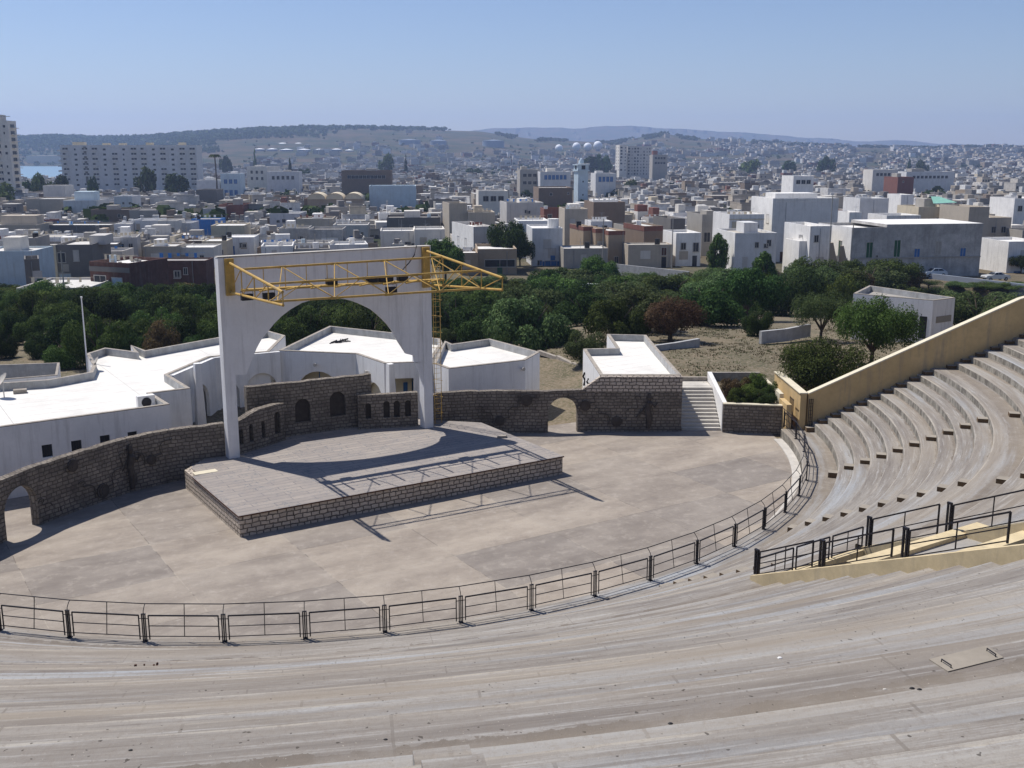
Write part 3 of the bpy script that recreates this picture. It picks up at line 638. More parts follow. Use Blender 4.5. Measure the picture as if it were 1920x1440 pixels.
stonewall('stone_wall', 'rubble stone wall with an arched gateway right of the stage', RW, 2.58, [(4, .62, 2.42, 0, 1.25)])
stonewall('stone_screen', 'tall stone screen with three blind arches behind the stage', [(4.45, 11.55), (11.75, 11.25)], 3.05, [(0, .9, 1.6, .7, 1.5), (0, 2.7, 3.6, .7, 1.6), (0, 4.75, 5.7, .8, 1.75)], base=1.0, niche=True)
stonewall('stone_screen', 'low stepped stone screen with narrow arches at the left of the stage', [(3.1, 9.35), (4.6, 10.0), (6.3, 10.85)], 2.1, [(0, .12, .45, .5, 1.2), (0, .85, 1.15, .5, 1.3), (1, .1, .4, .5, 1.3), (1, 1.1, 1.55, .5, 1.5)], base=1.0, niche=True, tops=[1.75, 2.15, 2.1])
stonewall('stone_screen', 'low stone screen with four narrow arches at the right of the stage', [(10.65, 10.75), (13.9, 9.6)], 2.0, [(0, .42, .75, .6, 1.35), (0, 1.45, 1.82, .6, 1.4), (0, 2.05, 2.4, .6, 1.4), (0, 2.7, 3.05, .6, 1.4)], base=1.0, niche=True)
# reliefs on the walls: iron flowers on curling stems
def onplan(x, y, a, b):                            # view ray against the vertical plane through plan points a, b (world)
    d = ray(x, y); n_ = Vector((-(b[1] - a[1]), b[0] - a[0])); k = n_.dot(Vector(a)) / n_.dot(Vector((d.x, d.y))); return Vector((d.x * k, d.y * k, d.z * k + CAMZ))
def flower(px, py, A, B, r, label):
    p = onplan(px, py, A, B); d = (Vector(B) - Vector(A)).normalized(); nn = Vector((d.y, -d.x))
    o = thing('wall_relief', label, 'relief', p + Vector((nn.x, nn.y, 0)) * .04, atan2(d.y, d.x), 'iron flowers on the stone walls')
    mb = MB()
    for q, t in ((r, .05), (r * .72, .08), (r * .4, .11)):
        ring = [(q * cos(2 * pi * k / 14), q * sin(2 * pi * k / 14)) for k in range(14)]
        for k in range(14):
            a, b = ring[k], ring[(k + 1) % 14]; mb.face([(a[0], 0, a[1]), (b[0], 0, b[1]), (b[0], -t, b[1]), (a[0], -t, a[1])])
        mb.face([(a[0], -t, a[1]) for a in ring])
    mb.build('disc', M['relief'], o)
    for s_, n_, ph in ((1, 16, 0), (-1, 12, 1.2)):
        q = [(s_ * (r * .8 + k * .07 + .16 * sin(k * .7 + ph)), -.03, .1 * s_ - r * .3 + k * .085 + .12 * cos(k * .8 + ph)) for k in range(n_)]
        e = q[-1]; q += [(e[0] - s_ * (.14 * sin(t * .9) - .02 * t), -.03, e[2] + .13 * (1 - cos(t * .9)) * .8) for t in range(1, 7)]
        q = [c for c in q if c[2] + p.z < 2.45 and c[2] + p.z > .1]
        if len(q) > 3: MB().tube(q, .022, 5).build('stem', M['relief'], o)
wl = lambda i: W(*LW[i]).xy
flower(112, 952, wl(2), wl(3), .38, 'lowest iron flower disc beside the left gateway')
flower(135, 873, wl(3), wl(4), .3, 'iron flower disc high on the left wall near the first windows')
flower(192, 920, wl(4), wl(5), .36, 'iron flower disc low on the left wall below the curling stems')
flower(283, 862, wl(5), wl(6), .25, 'small iron flower disc next to the dark figure on the left wall')
RA, RB = W(*RW[3]).xy, W(*RW[4]).xy
flower(987, 750, RA, RB, .36, 'iron flower disc on the right wall left of the gateway')
flower(937, 788, RA, RB, .3, 'low iron flower disc on the right wall behind the stage corner')
RA, RB = (1.55, 62.1), (5.3, 62.6)
flower(1097, 760, RA, RB, .33, 'iron flower disc on the right wall right of the gateway')
flower(1156, 790, (5.3, 62.5), (10.1, 62.45), .33, 'low iron flower disc on the stone front of the small garden building')
def figure(px, py, A, B, hgt, label):
    p = onplan(px, py, A, B); d = (Vector(B) - Vector(A)).normalized(); nn = Vector((d.y, -d.x))
    o = thing('wall_relief', label, 'relief', p + Vector((nn.x, nn.y, 0)) * .05, atan2(d.y, d.x)); h_ = hgt
    mb = MB(); mb.tube([(0, -.03, 0), (.05, -.08, h_ * .25), (-.06, -.1, h_ * .5), (.04, -.1, h_ * .72), (.02, -.08, h_ * .8)], [.12, .2, .17, .2, .07], 8); mb.tube([(.02, -.08, h_ * .8), (.02, -.09, h_ * .86), (.0, -.09, h_ * .98)], [.1, .15, .08], 8); mb.build('body', M['relief'], o)
    mb = MB(); mb.tube([(.1, -.08, h_ * .72), (.35, -.06, h_ * .6), (.5, -.05, h_ * .72)], .05, 5); mb.tube([(-.08, -.08, h_ * .7), (-.35, -.06, h_ * .5), (-.75, -.05, h_ * .3)], .05, 5); mb.build('arms', M['relief'], o)
figure(247, 915, wl(5), wl(6), 2.3, 'tall dark iron figure against the left stone wall')
figure(1215, 802, (5.3, 62.5), (10.1, 62.45), 2.2, 'dark iron figure against the stone front near the garden stairs')
# ------------------------------------------------------------------ white buildings behind the stage
RZ = 3.6
def S(x, y, z=RZ): g = G(x, y, z); q = Vector(g) - S0; return (q.dot(EX), q.dot(EY))
def polybuilding(name, label, cat, poly, z=RZ, zr=None, closed=True, roofmat='whiteroof', wallops=None, t=.22, wall='white'):
    o = thing(name, label, cat, (S0.x, S0.y, 0), TH); zr = z - .42 if zr is None else zr
    A = sum(poly[i][0] * poly[(i + 1) % len(poly)][1] - poly[(i + 1) % len(poly)][0] * poly[i][1] for i in range(len(poly)))
    if A < 0: poly = poly[::-1]
    n_ = len(poly); ins = []
    for i in range(n_):
        a, b, c = Vector(poly[i - 1]), Vector(poly[i]), Vector(poly[(i + 1) % n_]); d1, d2 = (b - a).normalized(), (c - b).normalized()
        n1, n2 = Vector((-d1.y, d1.x)), Vector((-d2.y, d2.x)); m_ = (n1 + n2); m_ = m_ / max(.35, m_.length_squared) * 2; ins.append(b + m_ * t)
    for i in range(n_):
        a, b, c, d = poly[i], poly[(i + 1) % n_], ins[(i + 1) % n_], ins[i]; l = hypot(b[0] - a[0], b[1] - a[1])
        ops = (wallops or {}).get(i)
        mb = MB()
        if ops is None: mb.face([(*a, -.3), (*b, -.3), (*b, z), (*a, z)])
        else:
            out = [(0, -.3)]; holes = []
            for q in sorted(ops):
                (out.extend([(q[0], -.3)] + arch(q[0], q[1], 0, q[3], .02 if q[3] > 2.4 else None)[::-1][:-2] + [(q[1], -.3)]) if q[2] <= 0 else holes.append(rect(q[0], q[1], q[2], q[3])))
            out += [(l, -.3), (l, z), (0, z)]
            mb.panel(a, b, out, holes, th=.22)
        mb.build('wall', M[wall], o)
        mb = MB(); mb.face([(*a, z), (*b, z), (*b, z + .05), (*a, z + .05)]); mb.face([(*a, z + .05), (*b, z + .05), (*c, z + .05), (*d, z + .05)])
        mb.build('coping', M['coping'], o)
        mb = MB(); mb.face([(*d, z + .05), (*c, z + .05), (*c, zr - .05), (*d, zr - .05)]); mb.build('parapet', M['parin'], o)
    mb = MB(); tri = tessellate_polygon([[Vector((*p, 0)) for p in ins]])
    for q in tri:
        f = [ins[k] for k in q]
        if (f[1] - f[0]).cross(f[2] - f[0]) < 0: f = f[::-1]
        mb.face([(*p, zr) for p in f])
    mb.build('roof', M[roofmat], o); return o, poly
sl_ = [S(-150, 822), S(318, 759), S(284, 738), S(357, 729), S(315, 703), S(393, 670), S(455, 664), S(505, 660), S(535, 630), S(503, 621), S(412, 633), S(273, 658), S(245, 648), S(252, 660), S(197, 653), S(162, 664), S(174, 686), S(168, 699), S(90, 713), S(0, 719), S(-150, 735)]
# four small square windows of the front wall
fw0, fw1 = Vector(sl_[0]), Vector(sl_[1]); fl_ = (fw1 - fw0).length; wpos = []
for x0, x1, y in ((79, 99, 847), (134, 154, 839), (188, 207, 829), (240, 258, 822)):
    A, B = W(*fw0).xy, W(*fw1).xy; p = onplan(x0, y, A, B); q = onplan(x1, y, A, B); wpos.append(((Vector(p.xy) - Vector(A)).length, (Vector(q.xy) - Vector(A)).length, p.z))
lb_, lpoly = polybuilding('backstage_building', 'long white flat roofed building with small square windows left of the stage', 'building', sl_, wallops=None)
# find the front wall and cut its windows
fw = [c for c in lb_.children if c.name.startswith('wall')]
for i, c in enumerate(fw):
    a, b = lpoly[i], lpoly[(i + 1) % len(lpoly)]
    if (Vector(a) - fw0).length < .01 and (Vector(b) - fw1).length < .01:
        me_ = c.data; bpy.data.objects.remove(c)
        MB().panel(a, b, rect(0, fl_, -.3, RZ), [rect(u0, u1, zc - .32, zc + .32) for u0, u1, zc in wpos], th=.22).build('wall', M['white'], lb_)
        d = (fw1 - fw0).normalized()
        for u0, u1, zc in wpos:
            A = fw0 + d * u0 + Vector((-d.y, d.x)) * .14; B = fw0 + d * u1 + Vector((-d.y, d.x)) * .14
            wi = MB().panel(A, B, rect(0, u1 - u0, zc - .32, zc + .32), th=.04).build('window', M['glass'], lb_)
            mb = MB(); 
            for k in range(1, 4): p = A.lerp(B, k / 4) - Vector((-d.y, d.x)) * .05; mb.bar((p.x, p.y, zc - .32), (p.x, p.y, zc + .32), .018)
            mb.build('bars', M['iron'], wi)
mid = [S(522, 658), S(667, 664), S(720, 682), S(777, 680), S(806, 681), S(830, 645), S(826, 636), S(740, 625), S(618, 612)]
mb_ops = {0: [(1.6, 4.1, 0, .9)] }
L0 = hypot(mid[1][0] - mid[0][0], mid[1][1] - mid[0][1]); L1 = hypot(mid[2][0] - mid[1][0], mid[2][1] - mid[1][1]); L3 = hypot(mid[3][0] - mid[2][0], mid[3][1] - mid[2][1])
polybuilding('dressing_room_building', 'white building with arcaded front directly behind the stage arch', 'building', mid, wallops={0: [(L0 * .22, L0 * .8, 0, .75)], 1: [(L1 * .34, L1 * .92, 0, 1.0)], 2: [(L3 * .25, L3 * .96, 0, 2.6)]})
rgt = [S(841, 692), S(985, 676), S(1012, 661), S(918, 636), S(848, 646), S(834, 640), S(812, 682)]
polybuilding('storage_building', 'plain white flat roofed building behind the right stage wall', 'building', rgt)
# arcade wing joining the left building, its arches and inner wall
a0, a1, a2 = Vector(S(315, 703)), Vector(S(393, 670)), Vector(S(522, 658))
ar = thing('arcade', 'white arcade with round arches linking the two buildings behind the stage', 'arcade', (S0.x, S0.y, 0), TH)
for A, B, ops in ((a0 + Vector((.25, -.3)), a1 + Vector((.25, -.3)), ((.35, .8, 1.1),)), (a1 + Vector((.25, -.3)), a2 + Vector((0, -.3)), ((.05, .34, 1.2), (.45, .93, 1.25)))):
    l = (B - A).length; out = [(0, 0)]
    for f0, f1, zs in ops: out += [(l * f0, 0)] + arch(l * f0, l * f1, 0, zs, min((f1 - f0) * l / 2, 1.9))[::-1][:-2] + [(l * f1, 0)]
    MB().panel(A, B, out + [(l, 0), (l, RZ), (0, RZ)], th=.22).build('arched_wall', M['white'], ar)
MB().panel(a1 + Vector((.5, 1.4)), a2 + Vector((.2, 1.4)), rect(0, (a2 - a1).length, 0, RZ - .5), th=.1).build('inner_wall', M['cream'], ar)
p_ = a1.lerp(a2, .8) + Vector((.5, 1.37)); MB().box(p_.x, p_.x + .9, p_.y, p_.y + .03, 0, 2.1).build('door', M['bluep'], ar)
p_ = a1.lerp(a2, .5) + Vector((.5, 1.37)); MB().box(p_.x, p_.x + .8, p_.y, p_.y + .03, 1.2, 2.2).build('window', M['glass'], ar)
# inside the dressing room arches: cream wall, doors
iw = thing('inner_facade', 'cream inner wall with blue doors seen through the arches', 'wall', (S0.x, S0.y, 0), TH)
m0, m1, m2, m3 = [Vector(q) for q in mid[:4]]
MB().panel(m0 + Vector((.3, 1.5)), m1 + Vector((-.2, 1.5)), rect(0, (m1 - m0).length, 0, 3.1), th=.1).build('wall', M['cream'], iw)
MB().panel(m1 + Vector((.3, 1.2)), m2 + Vector((.4, 1.2)), rect(0, (m2 - m1).length, 0, 3.1), th=.1).build('wall', M['cream'], iw)
MB().panel(m2 + Vector((.4, 1.2)), m3 + Vector((.4, 1.2)), rect(0, (m3 - m2).length, 0, 3.1), th=.1).build('wall', M['cream'], iw)
p = m0 + (m1 - m0) * .5 + Vector((.3, 1.42)); MB().box(p.x, p.x + .7, p.y, p.y + .04, .9, 2.3).build('window', M['glass'], iw)
for base, f, off in ((m0, .55, m1 - m0), (m2, .35, m3 - m2), (m2, .75, m3 - m2), (m1, .6, m2 - m1)):
    p = base + off * f + Vector((.3, 1.12)); MB().box(p.x, p.x + .75, p.y, p.y + .04, 0, 2.1).build('door', M['bluep'], iw)
# buttress columns
for px, py, tx, ty, lb in ((377, 799, 368, 709, 'white square column between the left building and the stage'), (735, 800, 728, 664, 'white tapering buttress at the middle building right of the screens')):
    g = W(*S(px, py, 0)); mb = MB(); h_ = 3.95
    for k in range(4):
        pass
    q0, q1 = .28, .17
    c = [(-q0, -.3, 0), (q0, -.3, 0), (q0, .3, 0), (-q0, .3, 0), (-q1, -.15, h_), (q1, -.15, h_), (q1, .25, h_), (-q1, .25, h_)]
    for f in ((0, 1, 5, 4), (1, 2, 6, 5), (2, 3, 7, 6), (3, 0, 4, 7), (4, 5, 6, 7)): mb.face([c[i] for i in f])
    tag(mb.build('column', M['white'], loc=(g.x, g.y, 0), rot=TH), lb, 'column')
rf = thing('air_conditioner', 'white air conditioning unit at the front edge of the left roof', 'air conditioner', W(*(Vector(S(300, 752)) + Vector((-.6, .6))), RZ - .42), TH)
MB().box(-.45, .45, -.18, .18, .02, .7).build('casing', M['white'], rf)
mb = MB(); mb.tube([(0, -.19, .35), (0, -.2, .35)], .26, 16); mb.build('fan_grille', M['iron'], rf)
mb = MB(); mb.box(-.4, -.34, -.3, .3, 0, .02); mb.box(.34, .4, -.3, .3, 0, .02); mb.build('feet', M['iron'], rf)
def dish(name, label, loc, r, az, par=None, mast=.7, group=None):
    o = thing(name, label, 'satellite dish', loc, az, group); mb = MB(); n_ = 14
    Mx = Matrix.Translation((0, 0, mast)) @ Matrix.Rotation(R_(-50), 4, 'X')
    prev = None
    for k in range(4):
        q = r * (k + .001) / 3; ring = [Mx @ Vector((q * cos(2 * pi * j / n_), q * sin(2 * pi * j / n_), .28 * q * q / r)) for j in range(n_)]
        if prev:
            for j in range(n_): mb.face([prev[j], prev[(j + 1) % n_], ring[(j + 1) % n_], ring[j]])
        prev = ring
    mb.build('reflector', M['lightcon'], o, smooth=True)
    MB().tube([(0, 0, 0), (0, 0, mast)], .03, 5).build('mast', M['metal'], o)
    mb = MB(); mb.tube([Mx @ Vector((0, -r, .2 * r)), Mx @ Vector((0, 0, r * .9))], .015, 4); mb.box(-.05, .05, -.05, .05, -.05, .07, Mx @ Matrix.Translation((0, 0, r * .9))); mb.build('receiver', M['metal'], o)
    return o
dish('satellite_dish', 'pale satellite dish on a mast at the far left of the white roof', W(*(Vector(S(8, 745, RZ - .42))), RZ - .42), .5, 2.2, mast=.9)
dish('satellite_dish', 'white satellite dish by the curved parapet of the left roof', W(*(Vector(S(181, 695, RZ - .42))), RZ - .42), .4, 2.0, mast=.5)
tag(MB().box(-.35, .35, -.2, .2, 0, .22).build('rubble', M['coping'], loc=W(*S(38, 737, RZ - .42), RZ - .42), rot=.4), 'dark lump of rubble on the left roof by the dish', 'rubble')
mb = MB()
for k in range(14): mb.tube([(U(-.9, .9), U(-.3, .3), .03), (U(-.9, .9), U(-.3, .3), U(.05, .3))], .035, 5)
tag(mb.build('scrap_metal', M['black'], loc=W(*S(634, 642, RZ - .42), RZ - .42), rot=.6), 'tangle of dark scrap lying on the roof seen through the arch', 'scrap')
fp = thing('flagpole', 'thin white flagpole standing behind the left building', 'flagpole', W(*S(162, 668, 3.6), 0))
MB().tube([(0, 0, 0), (0, 0, 7.4)], [.06, .04], 8).build('pole', M['white'], fp); MB().tube([(0, 0, 7.4), (0, 0, 7.5)], .07, 8).build('cap', M['white'], fp)
for k, (x, y) in enumerate(((593, 683), (692, 697), (978, 691))):
    A, B = (W(*mid[0]).xy, W(*mid[1]).xy) if k == 0 else ((W(*mid[1]).xy, W(*mid[2]).xy) if k == 1 else (W(*rgt[0]).xy, W(*rgt[1]).xy))
    p = onplan(x, y, A, B); mb = MB(); d = (Vector(B) - Vector(A)).normalized(); nn = Vector((d.y, -d.x, 0)); mb.tube([p, p + nn * .18], .03, 6); mb.tube([p + nn * .12, p + nn * .3], [.09, .12], 8)
    tag(mb.build('wall_lamp', M['lightcon']), ['round lamp on the white wall over the wide arch', 'round lamp on the white wall at the end of the arcade', 'round lamp on the plain white building right of the arch'][k], 'lamp')
# dark annex behind the left roof
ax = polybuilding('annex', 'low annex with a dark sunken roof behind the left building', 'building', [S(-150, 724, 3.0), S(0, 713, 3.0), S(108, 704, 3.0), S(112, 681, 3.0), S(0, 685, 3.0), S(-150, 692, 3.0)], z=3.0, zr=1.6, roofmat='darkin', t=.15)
# stone fronted building at the right
wb = [w2s(5.3, 62.9), w2s(10.2, 62.9), w2s(9.95, 71.9), w2s(9.85, 77.2), w2s(7.0, 77.6), w2s(7.15, 71.9), w2s(4.85, 71.6)]
wb_, _ = polybuilding('garden_building', 'x', 'building', wb, z=3.38)
mb = MB(); mb.box(0, 4.9, 0, .38, 0, 3.38); mb.face([(-.02, .02, 2.5), (-.02, .38, 2.5), (-1.15, .38, 2.5), (-1.15, .02, 2.5)])
inv = wb_.matrix_basis.inverted()
for pts_, mt_, nm_ in (([(-1.2, 0), (4.93, 0), (4.93, 2.5), (-1.2, 2.5)], 'stone', 'stone_front'), ([(-1.2, 2.502), (4.93, 2.502), (4.93, 3.4), (0, 3.4)], 'stonel', 'pale_stone_front')):
    mb = MB(); mb.panel((-.0, 0), (4.93, 0), pts_, th=.36); mb.v = [tuple(inv @ (Vector(v) + Vector((5.3, 62.5, 0)))) for v in mb.v]; mb.build(nm_, M[mt_], wb_)
wb_['label'] = 'small white parapet roofed building with a rubble stone front beside the garden stairs'
for k, (dx, h_) in enumerate(((.0, .9), (.35, .7))):
    mb = MB(); mb.tube([(0, 0, 0), (.08, 0, h_ * .4), (-.05, 0, h_ * .7), (.06, 0, h_)], .07, 6); p = onplan(1097 + k * 7, 712 + k * 6, (4.85, 71.6), (5.3, 62.9)); tag(mb.build('wall_ornament', M['black'], loc=p + Vector((-.08, 0, -.4))), ['black wavy ornament on the white side wall, the left one', 'black wavy ornament on the white side wall, the right one'][k], 'ornament')
# garden walls
for pts, lb in (([(1225, 664), (1268, 658), (1312, 650)], 'low curved concrete garden wall behind the small white building'), ([(1428, 636), (1475, 631), (1520, 622)], 'low pale garden wall under the olive tree')):
    mb = MB(); q = [G(x, y, 2.0) for x, y in pts]; L = 0
    for a, b in zip(q, q[1:]): mb.panel(a, b, rect(0, hypot(b[0]-a[0], b[1]-a[1]), 1.6, 2.62), th=.3)
    tag(mb.build('garden_wall', M['parin']), lb, 'wall')
pth = [G(x, y, .5) for x, y in ((1010, 662), (1045, 672), (1075, 685), (1093, 692))]; mb = MB()
for a, b in zip(pth, pth[1:]): mb.bar((*a, .6), (*b, .5), .3, .3)
tag(mb.build('kerb_wall', M['coping']), 'low kerb wall beside the earth path behind the right wall', 'kerb')
# ------------------------------------------------------------------ terrain
def sm(a, b, x): t = max(0, min(1, (x - a) / (b - a))); return t * t * (3 - 2 * t)
def lerp(tab, x):
    if x <= tab[0][0]: return tab[0][1]
    for (a, p), (b, q) in zip(tab, tab[1:]):
        if x <= b: return p + (q - p) * (x - a) / (b - a)
    return tab[-1][1]
CREST = [(-400, 262), (-100, 262), (40, 263), (100, 260), (200, 263), (300, 259), (400, 252), (500, 246), (600, 243), (700, 242), (800, 245), (900, 247), (950, 255), (1000, 262), (1060, 265), (1150, 268), (1200, 259), (1245, 252), (1290, 260), (1400, 266), (1500, 273), (1600, 276), (1750, 278), (1850, 276), (1920, 278), (2300, 281)]
FALL = [(0, -.03), (78, -.03), (125, -3.2), (150, -4), (270, -6), (420, -8), (660, -10), (1000, -12), (1400, -12)]
def terrain(x, y):
    d = hypot(x, y); 
    if y < 8: return -3 if d > 62 else -.6
    px = 960 + F * x / max(y, 1) / CP
    z = lerp(FALL, y)
    g = sm(4, 8.8, x) * sm(65.6, 66.3, y) if y < 78 else sm(-6 + (90 - min(y, 90)) * .8, 9, x)
    z += 2.0 * g * (1 - sm(92, 140, y)) if x > -8 else 0
    z -= 3.6 * sm(1650, 1740, px) * sm(98, 118, y) * (1 - sm(166, 167.5, y))
    if d > 1200:
        cz = CAMZ + (283 - lerp(CREST, px)) / F * 3400
        t = sm(1500, 3500, d); hill = -12 + (cz + 12) * t ** 1.25
        if px < 300: hill = -12 + (cz + 12) * sm(2300, 3500, d)
        z = hill if d < 3500 else hill * (1 - .6 * sm(3500, 6000, d))
        z += 3.5 * noise.noise(Vector((x * .004, y * .004, 0))) * sm(1600, 2400, d)
    if y > 900 and px < 330: z -= 9 * sm(960, 1040, y) * (1 - sm(2150, 2330, y)) * sm(-330, -260, -px)
    if d > 70: z += .35 * noise.noise(Vector((x * .05, y * .05, 4))) * (1 - sm(900, 1200, d))
    return z
def GT(x, y):                                       # survey point on the terrain
    d = ray(x, y); k = 58.0
    while k < 5200:
        p = d * k
        if CAMZ + p.z <= terrain(p.x, p.y): return Vector((p.x, p.y, terrain(p.x, p.y)))
        k *= 1.004
    return Vector((d.x * k, d.y * k, 0))
mb = MB(); mb.weld = True
rad = [1.0 * 30] + [62 * 1.0148 ** k for k in range(0, 345)]
angs = [R_(a) for a in ([-90 + 6 * k for k in range(11)] + [-28.5 + .33 * k for k in range(0, 174)] + [30 + 6 * k for k in range(26)])]
def tp(a, r): x, y = r * sin(a), r * cos(a); return (x, y, terrain(x, y))
extra = [4, 16, 30, 45, 55, 60] + [62 + .9 * k for k in range(0, 32)] + [91 * 1.0155 ** k for k in range(0, 291)]
vs_ = [[tp(a, r) for a in angs] for r in extra]
nv = len(angs); me = bpy.data.meshes.new('ground')
fs = [(i * nv + j, i * nv + (j + 1) % nv, (i + 1) * nv + (j + 1) % nv, (i + 1) * nv + j) for i in range(len(extra) - 1) for j in range(nv)]
fs = [f[::-1] for f in fs]
me.from_pydata([v for l in vs_ for v in l], [], fs); me.polygons.foreach_set('use_smooth', [True] * len(fs)); me.materials.append(M['ground']); me.update()
go = bpy.data.objects.new('ground', me); COL.objects.link(go); tag(go, kind='structure')
mb = MB(); mb.face([(-2300, 940, -13.9), (-120, 940, -13.9), (-500, 2400, -13.9), (-2300, 2400, -13.9)]); tag(mb.build('water', M['water']), kind='structure')
mt = MB(); mt.weld = True; tab = [(300, 275), (700, 262), (860, 249), (930, 243), (1000, 241), (1080, 242), (1130, 238), (1200, 240), (1280, 245), (1400, 252), (1500, 260), (1600, 266), (1640, 263), (1700, 268), (1800, 273), (1900, 279), (2300, 283)]
D_ = 7800; pts = []
for k in range(220):
    px = 300 + k * 9; y = lerp(tab, px) + 2.2 * noise.noise(Vector((px * .02, 0, 0))) + .9 * noise.noise(Vector((px * .09, 3, 0)))
    u = (px - 960) / F / CP; zc = CAMZ + (283 - y) / F * D_
    pts.append([(u * (D_ + dd), D_ + dd, -20 + (zc + 20) * f + 9 * noise.noise(Vector((px * .05, dd * .002, 1))) * (f < 1)) for dd, f in ((-1200, 0), (-800, .3), (-500, .55), (-200, .8), (0, 1), (300, .4), (500, 0))])
for a, b in zip(pts, pts[1:]):
    for k in range(6): mt.face([a[k], b[k], b[k + 1], a[k + 1]])
mt.weld = False
tag(mt.build('mountains', M['ground'], smooth=True), kind='structure')

# ------------------------------------------------------------------ trees
def crown_mesh(kind, seed, mat):
    random.seed(seed); mb = MB(); N_ = {'bush': 14000, 'tree': 13000, 'poplar': 5000, 'hero': 30000, 'herobush': 26000, 'thin': 11000, 'sparse': 4000, 'far': 700, 'conifer': 900}[kind]
    ls = {'bush': .033, 'tree': .033, 'poplar': .05, 'hero': .02, 'herobush': .021, 'thin': .022, 'sparse': .04, 'far': .13, 'conifer': .1}[kind]
    lobes = []
    nl = {'bush': 20, 'tree': 22, 'poplar': 16, 'hero': 34, 'herobush': 30, 'thin': 26, 'sparse': 14, 'far': 8, 'conifer': 9}[kind]
    for k in range(nl):
        if kind == 'poplar': h = k / nl; q = .42 * (1 - h * .75); c = Vector((U(-q, q), U(-q, q), .12 + h * .8)); lobes.append((c, U(.16, .26)))
        elif kind == 'conifer': h = k / nl; lobes.append((Vector((U(-.06, .06), U(-.06, .06), .1 + h * .85)), .4 * (1.05 - h)))
        elif kind in ('bush', 'herobush'): a = U(0, 2 * pi); q = .72 * math.sqrt(rnd()); c = Vector((q * cos(a), q * sin(a), U(.12, .7) * (1 - .35 * q))); lobes.append((c, U(.2, .36)))
        elif kind == 'far': a = U(0, 2 * pi); q = .6 * math.sqrt(rnd()); lobes.append((Vector((q * cos(a), q * sin(a), U(.35, .72))), U(.25, .38)))
        else: a = U(0, 2 * pi); q = .74 * math.sqrt(rnd()); c = Vector((q * cos(a), q * sin(a), .34 + .44 * math.sqrt(max(0, 1 - q * q)) * U(.35, 1))); lobes.append((c, U(.2, .33)))
    tot = sum(r * r for _, r in lobes)
    for c, r in lobes:
        sub = [Vector((U(-1, 1), U(-1, 1), U(-.8, 1))).normalized() for _ in range(9)]
        for _ in range(int(N_ * r * r / tot)):
            d = Vector((random.gauss(0, 1), random.gauss(0, 1), random.gauss(.15, 1))).normalized()
            if kind not in ('far',): d = (d + random.choice(sub) * .9).normalized()
            rr = r * (1 - .5 * rnd() ** 2.2) * (1 + .18 * noise.noise((c + d) * 5))
            p = c + Vector((d.x, d.y, d.z * .8)) * rr
            if p.z < .02: continue
            n_ = (d + Vector((U(-1, 1), U(-1, 1), U(-.4, 1.2))) * .8).normalized(); t = n_.orthogonal().normalized(); t.rotate(Matrix.Rotation(U(0, 6.3), 3, n_)); b = n_.cross(t)
            s_ = ls * U(.6, 1.25); e = s_ * U(.3, .6)
            mb.face([p - t * s_, p - b * e, p + t * s_, p + b * e])
    random.seed(seed + 991)
    me_o = mb.build('crown', M[mat]); me = me_o.data; bpy.data.objects.remove(me_o); return me
def trunk_mesh(kind, seed):
    random.seed(seed); mb = MB()
    if kind == 'sapling': mb.tube([(0, 0, -.1), (.02, .01, .5), (0, 0, 1)], [.03, .02, .008], 6)
    else:
        mb.tube([(0, 0, -.12), (.01, 0, .12), (.02, .01, .25)], [.06, .045, .04], 7)
        for k in range(7):
            a = k * .9 + U(-.3, .3); q = U(.25, .6)
            mb.tube([(.02, .01, .2), (q * .4 * cos(a), q * .4 * sin(a), .38), (q * cos(a), q * sin(a), U(.55, .75))], [.034, .022, .008], 5)
    o = mb.build('trunk', M['bark']); me = o.data; bpy.data.objects.remove(o); return me
CM = {}; TM = {}
def tree(name, label, loc, rx, h, kind='bush', mat='leaf', group=None, seed=None, cat='tree', ry=None):
    v = (seed if seed is not None else random.randrange(3)) % 3; key = (kind, v, mat)
    if key not in CM: st_ = random.getstate(); CM[key] = crown_mesh(kind, 11 + v * 7 + len(kind), mat); random.setstate(st_)
    tk = (v,)
    if tk not in TM: st_ = random.getstate(); TM[tk] = trunk_mesh('tree', 5 + v); random.setstate(st_)
    o = thing(name, label, cat, loc, U(0, 6.28), group)
    c = bpy.data.objects.new('crown', CM[key]); COL.objects.link(c); c.parent = o; c.scale = (rx, ry or rx * U(.9, 1.1), h)
    t = bpy.data.objects.new('trunk', TM[tk]); COL.objects.link(t); t.parent = o; t.scale = (rx, rx, h); return o
def ordn(k): return ['nearest', 'second', 'third', 'fourth', 'fifth', 'sixth', 'seventh', 'eighth', 'ninth', 'tenth', 'eleventh', 'twelfth', 'thirteenth', 'fourteenth', 'fifteenth', 'sixteenth', 'seventeenth', 'eighteenth', 'nineteenth', 'twentieth'][k] if k < 20 else 'number %d' % (k + 1)
